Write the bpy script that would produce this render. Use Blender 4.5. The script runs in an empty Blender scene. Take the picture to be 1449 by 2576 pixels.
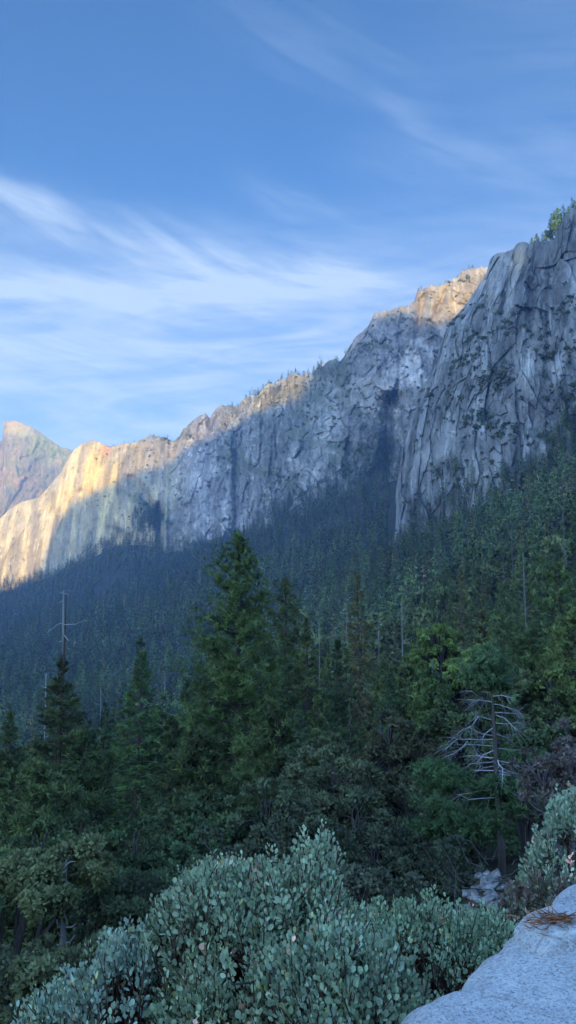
import bpy, math, random
import numpy as np
from mathutils import Vector

random.seed(7)
SC = bpy.context.scene
COL = SC.collection
R = math.radians
W, H = 1449.0, 2576.0            # measuring frame of the photograph
TV = 0.60                        # half height of the picture over its distance
PITCH = R(8.2)
SUN_EL = R(5.0)
SUN_DX = 0.10                    # the light travels mostly +Y, slightly +X

# ------------------------------------------------------------------ helpers
def sight(X, Y):
    """horizontal and vertical slope (x/y, z/y) of the line of sight through a measured point"""
    X = np.asarray(X, float); Y = np.asarray(Y, float)
    a = (X / W - .5) * 2 * TV * 9 / 16
    b = (.5 - Y / H) * 2 * TV
    cy = math.cos(PITCH) - b * math.sin(PITCH)
    cz = math.sin(PITCH) + b * math.cos(PITCH)
    return a / cy, cz / cy

def at(X, Y, D):
    sx, sz = sight(X, Y)
    D = np.asarray(D, float)
    return np.stack(np.broadcast_arrays(sx * D, D, sz * D), -1)

def col_of(x, y):
    """measured column of a ground position (approximate, at the horizon)"""
    return (x / np.maximum(y, .01) / (2 * TV * 9 / 16) * 1.0 + .5) * W

def _hash(ix, iy, iz, seed):
    n = (ix.astype(np.uint32) * np.uint32(374761393) + iy.astype(np.uint32) * np.uint32(668265263)
         + iz.astype(np.uint32) * np.uint32(2246822519) + np.uint32((seed * 3266489917) & 0xffffffff))
    n = (n ^ (n >> np.uint32(13))) * np.uint32(1274126177)
    n = (n ^ (n >> np.uint32(15))) * np.uint32(2654435761)
    n = n ^ (n >> np.uint32(16))
    return n.astype(np.float64) / 4294967295.0

def vnoise(p, seed=0):
    f = np.floor(p); i = f.astype(np.int64); w = p - f
    w = w * w * w * (w * (w * 6 - 15) + 10)
    r = 0
    for dx in (0, 1):
        wx = w[..., 0] if dx else 1 - w[..., 0]
        for dy in (0, 1):
            wy = w[..., 1] if dy else 1 - w[..., 1]
            for dz in (0, 1):
                wz = w[..., 2] if dz else 1 - w[..., 2]
                r = r + wx * wy * wz * _hash(i[..., 0] + dx, i[..., 1] + dy, i[..., 2] + dz, seed)
    return r * 2 - 1

def fbm(p, octv=4, seed=0, gain=.5, ridge=False):
    a, s, t = 1., 0., 0.
    for k in range(octv):
        n = vnoise(p * 2 ** k + 17.3 * k, seed + k)
        if ridge: n = 1 - 2 * np.abs(n)
        s = s + a * n; t += a; a *= gain
    return s / t

def worley(p, seed=0):
    """blocks: the random value of the nearest jittered cell, and how near its edge is"""
    f = np.floor(p).astype(np.int64); d1 = np.full(p.shape[0], 9.); d2 = d1.copy(); v = np.zeros(p.shape[0])
    for a in (-1, 0, 1):
        for b in (-1, 0, 1):
            for c in (-1, 0, 1):
                i = f + np.array([a, b, c]); h = [_hash(i[:, 0], i[:, 1], i[:, 2], seed + 7 * k) for k in range(4)]
                d = sum((i[:, k] + h[k] - p[:, k]) ** 2 for k in range(3))
                near = d < d1
                d2 = np.where(near, d1, np.minimum(d2, d)); v = np.where(near, h[3], v); d1 = np.where(near, d, d1)
    return v, np.sqrt(d2) - np.sqrt(d1)

def sstep(a, b, x):
    t = np.clip((np.asarray(x, float) - a) / (b - a), 0, 1)
    return t * t * (3 - 2 * t)

def mesh_of(name, V, F, col=None, smooth=False, nrm=None):
    V = np.asarray(V, np.float32).reshape(-1, 3)
    if isinstance(F, np.ndarray): F = [F]
    F = [np.asarray(f, np.int32) for f in F if len(f)]
    me = bpy.data.meshes.new(name)
    me.vertices.add(len(V)); me.vertices.foreach_set('co', V.ravel())
    loops = np.concatenate([f.ravel() for f in F])
    tot = np.concatenate([np.full(len(f), f.shape[1], np.int32) for f in F])
    start = np.concatenate([[0], np.cumsum(tot)[:-1]]).astype(np.int32)
    me.loops.add(len(loops)); me.loops.foreach_set('vertex_index', loops)
    me.polygons.add(len(tot)); me.polygons.foreach_set('loop_start', start)
    me.polygons.foreach_set('loop_total', tot)
    me.update(calc_edges=True)
    if smooth: me.polygons.foreach_set('use_smooth', np.ones(len(tot), bool))
    if col is not None:
        c = np.ones((len(V), 4), np.float32); c[:, :3] = col
        me.attributes.new('col', 'FLOAT_COLOR', 'POINT').data.foreach_set('color', c.ravel())
    if nrm is not None: me.attributes.new('nrm', 'FLOAT_VECTOR', 'POINT').data.foreach_set('vector', np.asarray(nrm, np.float32).ravel())
    me.validate()
    return me

def put(name, me, mat, parent=None, loc=None):
    o = bpy.data.objects.new(name, me); COL.objects.link(o)
    if mat is not None and not me.materials: me.materials.append(mat)
    if parent is not None: o.parent = parent
    if loc is not None: o.location = loc
    return o

def build(name, V, F, mat, parent=None, col=None, smooth=False, nrm=None):
    return put(name, mesh_of(name, V, F, col, smooth, nrm), mat, parent)

def tag(o, label=None, cat=None, group=None, kind=None):
    if label: o['label'] = label
    if cat: o['category'] = cat
    if group: o['group'] = group
    if kind: o['kind'] = kind
    return o

def thing(name, loc, label, cat, group=None, rz=0., sc=(1, 1, 1)):
    o = bpy.data.objects.new(name, None); COL.objects.link(o)
    o.empty_display_size = .3
    o.location = loc; o.rotation_euler = (0, 0, rz); o.scale = sc
    return tag(o, label, cat, group)

class MB:
    """collects vertices, faces and colours"""
    def __init__(s): s.V = []; s.F = {}; s.C = []; s.n = 0
    def add(s, V, F, C=(1, 1, 1)):
        V = np.asarray(V, float).reshape(-1, 3)
        s.V.append(V)
        for f in (F if isinstance(F, list) else [F]):
            f = np.asarray(f, int)
            if len(f): s.F.setdefault(f.shape[1], []).append(f + s.n)
        s.C.append(np.broadcast_to(np.asarray(C, float), V.shape)); s.n += len(V)
    def arrays(s):
        return np.concatenate(s.V), [np.concatenate(f) for f in s.F.values()], np.concatenate(s.C)
    def build(s, name, mat, parent=None, smooth=False):
        V, F, C = s.arrays()
        return build(name, V, F, mat, parent, C, smooth)
    def mesh(s, name, smooth=False):
        V, F, C = s.arrays(); return mesh_of(name, V, F, C, smooth)
    def tube(s, pts, rad, n=6, C=(1, 1, 1), cap=True):
        pts = np.asarray(pts, float); rad = np.broadcast_to(np.asarray(rad, float), (len(pts),))
        T = np.gradient(pts, axis=0); T /= np.linalg.norm(T, axis=1, keepdims=True) + 1e-9
        up = np.where(np.abs(T[:, 2:3]) > .9, np.array([[1., 0, 0]]), np.array([[0, 0, 1.]]))
        A = np.cross(T, up); A /= np.linalg.norm(A, axis=1, keepdims=True) + 1e-9
        B = np.cross(T, A)
        for k in range(1, len(pts)):                     # keep the frame from flipping
            A[k] = A[k - 1] - T[k] * A[k - 1].dot(T[k]); A[k] /= np.linalg.norm(A[k]) + 1e-9
            B[k] = np.cross(T[k], A[k])
        th = np.arange(n) / n * 2 * np.pi
        V = pts[:, None] + rad[:, None, None] * (np.cos(th)[None, :, None] * A[:, None] + np.sin(th)[None, :, None] * B[:, None])
        m = len(pts); i = np.arange(m - 1)[:, None] * n; j = np.arange(n)[None]; j2 = (j + 1) % n
        F = np.stack([i + j, i + j2, i + n + j2, i + n + j], -1).reshape(-1, 4)
        fs = [F]
        if cap and n > 2:
            fs.append(np.array([list(range(n))[::-1], list(range((m - 1) * n, m * n))]))
        s.add(V, fs, C)

def norm(v):
    return v / (np.linalg.norm(v, axis=-1, keepdims=True) + 1e-9)

def grid_faces(m, n):
    i = np.arange(m - 1)[:, None] * n; j = np.arange(n - 1)[None]
    return np.stack([i + j, i + j + 1, i + n + j + 1, i + n + j], -1).reshape(-1, 4)

# ------------------------------------------------------------------ materials
def new_mat(name):
    m = bpy.data.materials.new(name); m.use_nodes = True
    nt = m.node_tree; nt.nodes.clear()
    return m, nt

class NT:
    def __init__(s, nt): s.nt = nt
    def node(s, typ, **kw):
        n = s.nt.nodes.new(typ)
        for k, v in kw.items(): setattr(n, k, v)
        return n
    def link(s, a, b): s.nt.links.new(a, b)
    def setin(s, n, key, v):
        if isinstance(v, bpy.types.NodeSocket): s.link(v, n.inputs[key])
        else: n.inputs[key].default_value = v
    def m(s, op, a, b=None, c=None, clamp=False):
        n = s.node('ShaderNodeMath', operation=op, use_clamp=clamp)
        s.setin(n, 0, a)
        if b is not None: s.setin(n, 1, b)
        if c is not None: s.setin(n, 2, c)
        return n.outputs[0]
    def mixc(s, f, a, b, mode='MIX'):
        n = s.node('ShaderNodeMix', data_type='RGBA', blend_type=mode)
        s.setin(n, 0, f); s.setin(n, 6, a); s.setin(n, 7, b)
        return n.outputs[2]
    def noise(s, vec, scale, detail=4, rough=.5, dist=0.):
        n = s.node('ShaderNodeTexNoise')
        if vec is not None: s.link(vec, n.inputs['Vector'])
        n.inputs['Scale'].default_value = scale; n.inputs['Detail'].default_value = detail
        n.inputs['Roughness'].default_value = rough; n.inputs['Distortion'].default_value = dist
        return n.outputs['Fac']
    def ramp(s, f, stops, interp='LINEAR'):
        n = s.node('ShaderNodeValToRGB'); e = n.color_ramp; e.interpolation = interp
        while len(e.elements) < len(stops): e.elements.new(.5)
        for el, (p, c) in zip(e.elements, stops):
            el.position = p; el.color = c if len(c) == 4 else (*c, 1)
        s.link(f, n.inputs[0]); return n.outputs[0]
    def mapping(s, vec, scale=(1, 1, 1), rot=(0, 0, 0)):
        n = s.node('ShaderNodeMapping'); s.link(vec, n.inputs[0])
        n.inputs['Scale'].default_value = scale; n.inputs['Rotation'].default_value = rot
        return n.outputs[0]
    def rgb(s, c):
        n = s.node('ShaderNodeRGB'); n.outputs[0].default_value = (*c, 1); return n.outputs[0]

def surf(t, color, rough=.8, bump=None, strength=.5, dist=1., spec=.25, transl=None, normal=None):
    p = t.node('ShaderNodeBsdfPrincipled')
    t.setin(p, 'Base Color', color); p.inputs['Roughness'].default_value = rough
    p.inputs['Specular IOR Level'].default_value = spec
    if bump is not None:
        b = t.node('ShaderNodeBump'); b.inputs['Strength'].default_value = strength
        b.inputs['Distance'].default_value = dist
        t.link(bump, b.inputs['Height']); t.link(b.outputs[0], p.inputs['Normal'])
    if normal is not None: t.link(normal, p.inputs['Normal'])
    out = t.node('ShaderNodeOutputMaterial')
    if transl:
        tr = t.node('ShaderNodeBsdfTranslucent'); t.setin(tr, 'Color', color)
        mx = t.node('ShaderNodeMixShader'); mx.inputs[0].default_value = transl
        t.link(p.outputs[0], mx.inputs[1]); t.link(tr.outputs[0], mx.inputs[2])
        t.link(mx.outputs[0], out.inputs[0])
    else:
        t.link(p.outputs[0], out.inputs[0])

def foliage_mat(name, vary=.35, rough=.65, spec=.25, transl=.32, bright=2.45, tint=(1.14, 1.06, .74), soft=.7):
    m, nt = new_mat(name); t = NT(nt)
    a = t.node('ShaderNodeAttribute', attribute_name='col').outputs['Color']
    oi = t.node('ShaderNodeObjectInfo').outputs['Random']
    k = t.m('MULTIPLY_ADD', oi, vary * 2, 1 - vary); k = t.m('MULTIPLY', k, bright)
    c = t.mixc(1., a, k, 'MULTIPLY') if False else None
    n = t.node('ShaderNodeVectorMath', operation='SCALE'); t.link(a, n.inputs[0]); t.link(k, n.inputs['Scale'])
    r2 = t.m('FRACT', t.m('MULTIPLY', oi, 7.31))
    hs = t.node('ShaderNodeHueSaturation'); t.link(n.outputs[0], hs.inputs['Color'])
    t.link(t.m('MULTIPLY_ADD', r2, .03, .488), hs.inputs['Hue'])
    hs.inputs['Saturation'].default_value = 1.0
    c = t.mixc(1., hs.outputs[0], (*tint, 1), 'MULTIPLY')
    nn = None
    if soft:                                             # leaves shade with the rounding of their clump
        vt = t.node('ShaderNodeVectorTransform', vector_type='NORMAL', convert_from='OBJECT', convert_to='WORLD')
        t.link(t.node('ShaderNodeAttribute', attribute_name='nrm').outputs['Vector'], vt.inputs[0])
        s1 = t.node('ShaderNodeVectorMath', operation='NORMALIZE'); t.link(vt.outputs[0], s1.inputs[0])
        s2 = t.node('ShaderNodeVectorMath', operation='SCALE'); t.link(s1.outputs[0], s2.inputs[0]); s2.inputs['Scale'].default_value = soft / (1 - soft)
        s3 = t.node('ShaderNodeVectorMath', operation='ADD'); t.link(s2.outputs[0], s3.inputs[0]); t.link(t.node('ShaderNodeNewGeometry').outputs['Normal'], s3.inputs[1])
        s4 = t.node('ShaderNodeVectorMath', operation='NORMALIZE'); t.link(s3.outputs[0], s4.inputs[0]); nn = s4.outputs[0]
    surf(t, c, rough, spec=spec, transl=transl, normal=nn)
    return m

def attr_mat(name, rough=.9, nscale=3., amount=.5, bump=.4, bdist=.05, stretch=(1, 1, 1), spec=.2):
    m, nt = new_mat(name); t = NT(nt)
    a = t.node('ShaderNodeAttribute', attribute_name='col').outputs['Color']
    pos = t.node('ShaderNodeTexCoord').outputs['Object']
    v = t.mapping(pos, stretch)
    f = t.noise(v, nscale, 6, .6)
    k = t.m('MULTIPLY_ADD', f, 2 * amount, 1 - amount)
    n = t.node('ShaderNodeVectorMath', operation='SCALE'); t.link(a, n.inputs[0]); t.link(k, n.inputs['Scale'])
    surf(t, n.outputs[0], rough, f, bump, bdist, spec)
    return m

MAT = {}
MAT['needles'] = foliage_mat('needles', .30)
MAT['leaves'] = foliage_mat('leaves', .22)
MAT['bush_leaf'] = foliage_mat('bush_leaf', .08, .5, .35, .15, 1.62, (1.08, 1.0, .88), 0)
MAT['bark'] = attr_mat('bark', nscale=6, amount=.5, stretch=(1, 1, .25), bdist=.03)
MAT['dead_wood'] = attr_mat('dead_wood', nscale=12, amount=.35, stretch=(1, 1, .2), bdist=.01)
MAT['forest_mass'] = foliage_mat('forest_mass', 0., transl=.1, bright=1.5)

def rock_mat(name, s=1., bumpd=6., streak=.25):
    m, nt = new_mat(name); t = NT(nt)
    a = t.node('ShaderNodeAttribute', attribute_name='col').outputs['Color']
    pos = t.node('ShaderNodeAttribute', attribute_name='wall').outputs['Vector']
    f1 = t.noise(t.mapping(pos, (.05 * s, .05 * s, .013 * s)), 1., 8, .62, .8)     # vertical water streaks
    f2 = t.noise(t.mapping(pos, (.02 * s, .02 * s, .035 * s), (.2, .5, 0)), 1., 9, .62, .3)   # joints and flakes
    f3 = t.noise(t.mapping(pos, (.11 * s, .11 * s, .06 * s)), 1., 6, .7)
    k1 = t.ramp(f1, [(.28, (.62,) * 3), (.44, (.93,) * 3), (.57, (1.02,) * 3), (.70, (1.5,) * 3)])
    k2 = t.ramp(f2, [(.30, (.50,) * 3), (.40, (.95,) * 3), (.6, (1.03,) * 3), (.72, (1.4,) * 3)])
    k3 = t.ramp(f3, [(.33, (.60,) * 3), (.43, (1.,) * 3), (.62, (1.04,) * 3), (.72, (1.35,) * 3)])
    c = t.mixc(1., t.mixc(1., t.mixc(1., a, k1, 'MULTIPLY'), k2, 'MULTIPLY'), k3, 'MULTIPLY')
    h = t.m('ADD', t.m('MULTIPLY', f1, .6), t.m('ADD', f2, t.m('MULTIPLY', f3, .5)))
    surf(t, c, .95, h, 1., bumpd, .1)
    return m
MAT['cliff'] = rock_mat('cliff')
MAT['far_rock'] = rock_mat('far_rock', .6, 8.)

# ------------------------------------------------------------------ camera
cam = bpy.data.cameras.new('camera'); camo = bpy.data.objects.new('camera', cam); COL.objects.link(camo)
cam.sensor_fit = 'VERTICAL'; cam.angle = 2 * math.atan(TV)
cam.clip_start = .05; cam.clip_end = 30000
camo.rotation_euler = (math.pi / 2 + PITCH, 0, 0)
SC.camera = camo

# ------------------------------------------------------------------ ground
GD = np.array([0, 4, 10, 20, 35, 60, 80, 110, 150, 200, 300, 450, 700, 950, 1300, 1700, 2000, 2400, 2700, 3200.])
GX = np.array([-400, 0, 300, 700, 1000, 1449, 1900.])
GZ = np.array([
    [-1.6, -3.2, -5.6, -9.5, -15, -23, -29, -38, -50, -62, -78, -90, -92, -82, -64, -24, 12, 75, 125, 150],
    [-1.6, -3.2, -5.6, -9.5, -15, -23, -29, -37, -48, -60, -76, -88, -88, -74, -54, -10, 24, 85, 132, 150],
    [-1.6, -3.2, -5.4, -9.0, -14, -22, -27, -34, -45, -57, -70, -80, -74, -52, -6, 50, 105, 252, 264, 270],
    [-1.6, -3.1, -5.2, -8.6, -13, -20, -25, -31, -40, -50, -58, -54, -22, 22, 95, 210, 260, 268, 270, 272],
    [-1.6, -3.0, -4.8, -7.6, -11.5, -17, -21, -26, -31, -33, -26, -6, 45, 88, 184, 312, 330, 330, 330, 330],
    [-1.6, -2.7, -4.2, -6.4, -9.3, -14, -17.5, -20, -18, -12, 10, 46, 132, 160, 175, 190, 200, 200, 200, 200],
    [-1.6, -2.5, -3.8, -5.4, -7.5, -11, -13, -12, -6, 6, 36, 82, 180, 220, 230, 240, 250, 250, 250, 250]])
_lg = np.log(GD + 6)

def zg(x, y):
    x = np.asarray(x, float); y = np.asarray(y, float)
    r = np.hypot(x, y); fy = np.clip(y, 1e-3, None)
    D = np.where(y > 0, fy, 0) * .0 + np.where(y > .3 * r, fy, r * .9)
    X = np.clip(col_of(x, np.where(y > .05 * r, fy, .05 * r + .01)), GX[0], GX[-1])
    X = np.where(y > .05 * r, X, np.where(x > 0, GX[-1], GX[0]))
    li = np.clip(np.log(np.clip(D, 0, 3199) + 6), _lg[0], _lg[-1] - 1e-6)
    j = np.clip(np.searchsorted(_lg, li, side='right') - 1, 0, len(GD) - 2)
    fj = (li - _lg[j]) / (_lg[j + 1] - _lg[j])
    i = np.clip(np.searchsorted(GX, X, side='right') - 1, 0, len(GX) - 2)
    fi = np.clip((X - GX[i]) / (GX[i + 1] - GX[i]), 0, 1)
    z = (GZ[i, j] * (1 - fj) + GZ[i, j + 1] * fj) * (1 - fi) + (GZ[i + 1, j] * (1 - fj) + GZ[i + 1, j + 1] * fj) * fi
    p = np.stack([x / 90, y / 90, x * 0], -1)
    z = z + fbm(p, 4, 5) * np.clip(r / 60, 0.05, 1) * 5
    z = z + 2.1 * np.exp(-((D - 15.5) / 4.) ** 2) * np.exp(-((X - 1200) / 150.) ** 2)   # the rubble bank
    back = sstep(.35, -.3, y / (r + 1e-6))                   # behind the viewer: a road-cut shoulder rising to the right
    zb = -1.6 + np.where(x > 0, .22, .12) * x * .6
    zb = np.maximum(zb, -110) - sstep(200, 900, -y) * 5
    return z * (1 - back) + np.minimum(zb, 220) * back

th = np.concatenate([np.linspace(-180, -40, 36), np.linspace(-38, 38, 240), np.linspace(40, 180, 36)])
rr = np.concatenate([[0.0, .5, 1, 1.5], np.geomspace(2, 3600, 420)])
T_, R_ = np.meshgrid(R(1) * th, rr, indexing='ij')
gx, gy = np.sin(T_) * R_, np.cos(T_) * R_
gz = zg(gx, gy)
GF = grid_faces(len(th), len(rr))
m, nt = new_mat('hillside_soil'); t = NT(nt)
pos = t.node('ShaderNodeNewGeometry').outputs['Position']
n1 = t.noise(pos, .9, 8, .65); n2 = t.noise(pos, .05, 5, .6)
c = t.mixc(t.ramp(n2, [(.4, (0, 0, 0)), (.6, (1, 1, 1))]), t.ramp(n1, [(.3, (.020, .017, .012)), (.55, (.05, .042, .03)), (.75, (.11, .10, .08))]),
           t.ramp(n1, [(.3, (.012, .016, .010)), (.7, (.035, .042, .024))]))
surf(t, c, .95, n1, .8, .3, .1)
tag(build('hillside', np.stack([gx, gy, gz], -1), GF, m, smooth=True), kind='structure')

# ------------------------------------------------------------------ cliffs
def interp(pts, X):
    p = np.array(pts, float); return np.interp(X, p[:, 0], p[:, 1])

SKY_B = [(-400, 1560), (-200, 1440), (-60, 1345), (0, 1305), (20, 1285), (50, 1265), (100, 1250), (130, 1215), (150, 1190), (175, 1150),
         (190, 1130), (205, 1115), (230, 1110), (255, 1115), (272, 1124), (300, 1117), (340, 1113), (365, 1101), (380, 1097),
         (420, 1104), (450, 1096), (470, 1076), (490, 1056), (515, 1038), (528, 1048), (548, 1020), (590, 1016), (620, 1001),
         (660, 976), (700, 956), (740, 938), (755, 942), (790, 927), (830, 906), (866, 896), (875, 880), (900, 850), (930, 818),
         (945, 784), (960, 776), (1000, 769), (1030, 766), (1042, 760), (1048, 736), (1065, 723), (1100, 719), (1130, 701),
         (1160, 686), (1200, 671), (1225, 668), (1300, 640), (1450, 600)]
BASE_B = [(-400, 1640), (-100, 1490), (0, 1478), (60, 1470), (100, 1458), (150, 1440), (200, 1425), (260, 1380), (300, 1350), (330, 1345), (375, 1320),
          (405, 1350), (417, 1418), (440, 1412), (500, 1400), (560, 1378), (590, 1372), (640, 1328), (700, 1305), (780, 1252), (860, 1222), (930, 1190),
          (985, 1170), (1050, 1160), (1450, 1100)]
DEP_B = [(-400, 2950), (0, 2680), (300, 2420), (400, 2330), (417, 2230), (560, 2120), (600, 2080), (640, 1990), (700, 1920), (800, 1800), (985, 1690), (1250, 1600), (1450, 1600)]
SET_B = [(-400, 180), (0, 190), (200, 230), (400, 320), (560, 420), (760, 400), (860, 280), (950, 170), (1050, 200), (1250, 170), (1450, 150)]

def prof(t):                                            # cliff profile: steep low down, laid back at the top
    return .45 * t + .55 * t ** 2.6

def depth_b(X, Y):
    t = np.clip((interp(BASE_B, X) - Y) / (interp(BASE_B, X) - interp(SKY_B, X)), 0, 1)
    return interp(DEP_B, X) + interp(SET_B, X) * prof(t)

def warp_(P):
    return np.stack([fbm(P / 60, 3, s_) for s_ in (201, 202, 203)], -1) * 26

def paint_rock(P, X, Y, up):
    """mineral colour of the bare rock, the water streaks, and scrub where it lies flat enough"""
    s = P * np.array([1 / 60, 1 / 60, 1 / 190])
    st = fbm(s, 5, 11); big = fbm(P / 260, 4, 21); mid = fbm(P / 70, 4, 31)
    B1, e1 = worley((P + warp_(P)) * np.array([1 / 34, 1 / 34, 1 / 60]), 15); B2, e2 = worley((P + warp_(P)) * np.array([1 / 12, 1 / 12, 1 / 22]), 16)
    B3, e3 = worley((P + warp_(P) * .5) * np.array([1 / 5.5, 1 / 5.5, 1 / 15]), 17)
    g = .180 * (1 + .42 * (B3 - .5)) * (1 + .26 * st + .25 * big + .40 * (B1 - .5) + .22 * (B2 - .5)) * (1 - .20 * np.exp(-e1 * 18)) * (1 - .22 * np.exp(-e2 * 10))
    c = g[:, None] * np.array([1.0, .98, .95])
    flake = sstep(.80, .97, B3) * sstep(-.25, .35, big + mid)
    c = c * (1 + .50 * flake[:, None])
    c = c * (1 - .32 * (sstep(.22, .04, B2) * sstep(.5, .2, B3))[:, None])
    pale = sstep(.12, .42, mid + .5 * st)
    c = c * (1 - .55 * pale[:, None]) + .55 * pale[:, None] * np.array([.33, .325, .31])
    dark = sstep(.1, .45, fbm(P * np.array([1 / 25, 1 / 25, 1 / 200]), 4, 41) - .25 * mid)
    c = c * (1 - .35 * dark[:, None])
    return np.clip(c, .03, .8)

def blend(c, k, rgb):
    k = np.clip(k, 0, 1)[:, None]; return c * (1 - k) + k * np.array(rgb)

def blob(X, Y, x0, y0, rx, ry, rot=0.):
    ca, sa = math.cos(R(rot)), math.sin(R(rot)); dx, dy = X - x0, Y - y0
    u, v = (dx * ca + dy * sa) / rx, (-dx * sa + dy * ca) / ry
    return np.exp(-(u * u + v * v) ** 1.5)

def wall_xyz(Xg, Dg, P):
    """position on the wall: metres along its foot, a little of the depth, height"""
    foot_ = at(Xg[:, :1], 1300., Dg[:, :1])[:, 0]
    run = np.concatenate([[0], np.cumsum(np.linalg.norm(np.diff(foot_[:, :2], axis=0), axis=1))])
    xw = run[:, None] + (P[..., 0] - P[:, :1, 0])
    return np.stack([xw, (P[..., 1] - P[:, :1, 1]) * .18, P[..., 2]], -1)

def sheet(name, Xg, Yg, Dg, disp, edge_fade, paint, mat, back=True, label=None, smooth=False):
    """a cliff face as a relief: the rock stands out or back from its mean distance by disp metres"""
    P = at(Xg, Yg, Dg)
    n0, n1 = Xg.shape
    P2 = P * (1 + disp / Dg)[..., None]
    d0 = P2[:, 1:] - P2[:, :-1]
    # normal estimate
    du = np.gradient(P2, axis=0); dv = np.gradient(P2, axis=1)
    nn = norm(np.cross(dv, du)); up = np.abs(nn[..., 2])
    wl = wall_xyz(Xg, Dg, P2)
    col = paint(wl.reshape(-1, 3), Xg.ravel(), Yg.ravel(), up.ravel()).reshape(n0, n1, 3)
    V = P2; C = col; Wl = wl
    if back:                                            # the plateau behind the rim and the hidden flank
        ext = []
        for k, (dd, dz) in enumerate([(30, -2), (120, -15), (400, -80), (900, -300)]):
            q = P2[:, -1].copy(); q[:, :2] *= (1 + dd / q[:, 1:2]); q[:, 2] += dz; ext.append(q)
        V = np.concatenate([V] + [e[:, None] for e in ext], 1)
        C = np.concatenate([C] + [C[:, -1:]] * 4, 1); Wl = np.concatenate([Wl] + [Wl[:, -1:]] * 4, 1)
    o = build(name, V.reshape(-1, 3), grid_faces(V.shape[0], V.shape[1])[:, ::-1], mat, None, C.reshape(-1, 3), smooth)
    o.data.attributes.new('wall', 'FLOAT_VECTOR', 'POINT').data.foreach_set('vector', Wl.astype(np.float32).ravel())
    tag(o, kind='structure')
    if label: o['label'] = label
    return o, P2, up

def relief(P, amp=1., seed=0):
    """buttresses, gullies, joints and flakes, in metres (negative stands out towards the viewer)"""
    warp = np.stack([fbm(P / 220, 3, seed + 1), fbm(P / 220, 3, seed + 2), fbm(P / 220, 3, seed + 3)], -1) * 32
    Q = P + warp
    b = fbm(Q * np.array([1 / 170, 1 / 170, 1 / 330]), 3, seed + 4, ridge=True) * 34
    g = fbm(Q * np.array([1 / 50, 1 / 50, 1 / 130]), 4, seed + 5, ridge=True) * 11
    f = fbm(Q * np.array([1 / 26, 1 / 26, 1 / 34]), 4, seed + 6) * 6
    q = P + warp * .3                                     # slanting ledges
    led = fbm(np.stack([q[..., 0] / 300, q[..., 1] / 300, (q[..., 2] + .45 * q[..., 0]) / 45], -1), 4, seed + 7)
    stepv = np.floor(led * 4) / 4
    B1, e1 = worley(Q * np.array([1 / 46, 1 / 46, 1 / 115]), seed + 8)
    B2, e2 = worley(Q * np.array([1 / 15, 1 / 15, 1 / 33]), seed + 9)
    blk = (B1 - .5) * 27 - 1.5 * np.exp(-e1 * 9) + (B2 - .5) * 10 - 1. * np.exp(-e2 * 8)
    B3, e3 = worley((P + warp * .5) * np.array([1 / 6.5, 1 / 6.5, 1 / 16]), seed + 10)
    return -amp * (b * .42 + g * .35 + f + led * 12 + blk + (B3 - .5) * 4.5)

def edge_noise(X, seed, a):
    return fbm(np.stack([X / 26, X * 0, X * 0], -1), 5, seed) * a

NX, NT_ = 640, 380
x1 = np.linspace(-300, 1330, NX); t1 = np.linspace(-.34, 1, NT_)
Xg, Tg = np.meshgrid(x1, t1, indexing='ij')
top = interp(SKY_B, x1) + edge_noise(x1, 3, 8.) * sstep(-20, 260, x1) + fbm(np.stack([x1 / 7, x1 * 0, x1 * 0], -1), 3, 4, ridge=True) * 5 * sstep(330, 460, x1) + fbm(np.stack([x1 / 42, x1 * 0, x1 * 0], -1), 2, 6, ridge=True) * 7 * sstep(330, 460, x1)
Yb = interp(BASE_B, x1)
Yg = np.where(Tg >= 0, Yb[:, None] + (top - Yb)[:, None] * Tg, Yb[:, None] - Tg / .34 * 190)
Dg = interp(DEP_B, x1)[:, None] + interp(SET_B, x1)[:, None] * prof(np.clip(Tg, 0, 1))
P0 = at(Xg, Yg, Dg)
smooth_w = .24 + .76 * sstep(400, 600, Xg)              # the left dome is smoother
disp = relief(wall_xyz(Xg, Dg, P0).reshape(-1, 3), 1., 50).reshape(Xg.shape) * smooth_w
# the broad forms seen in the photograph: chimneys, ribs and the hollow behind the near massif
def rib(x0, y0, x1_, y1_, w, depth):
    k = np.clip((Yg - y0) / (y1_ - y0 + 1e-6), 0, 1); xc = x0 + (x1_ - x0) * k
    ins = sstep(-.12, .04, (Yg - y0) / (y1_ - y0)) * sstep(1.12, .96, (Yg - y0) / (y1_ - y0))
    return depth * np.exp(-((Xg - xc) / w) ** 2) * ins
disp += rib(592, 1150, 594, 1340, 7, 40) + rib(417, 1260, 417, 1420, 6, -30) + rib(402, 1270, 404, 1390, 10, 40)
disp += rib(305, 1120, 300, 1240, 6, 26) + rib(330, 1200, 400, 1300, 14, 35) + rib(560, 1120, 520, 1320, 10, 14)
disp += rib(1040, 770, 1035, 870, 6, -16) + rib(1068, 735, 1050, 850, 10, 28) + rib(1100, 730, 1080, 800, 7, -14) + rib(1125, 720, 1095, 800, 6, 16)
disp += rib(985, 1000, 975, 1190, 26, 60) + rib(755, 960, 770, 1010, 12, -22) + rib(790, 960, 800, 1030, 14, 22)
disp += rib(235, 1120, 225, 1230, 9, -14) + rib(510, 1045, 470, 1110, 8, -20) + rib(535, 1050, 500, 1110, 8, 22) + rib(600, 1020, 570, 1080, 9, 22)
disp *= sstep(1.0, .94, Tg) * .85 + .15
disp *= sstep(-60, 30, Xg) * .7 + .3

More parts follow.
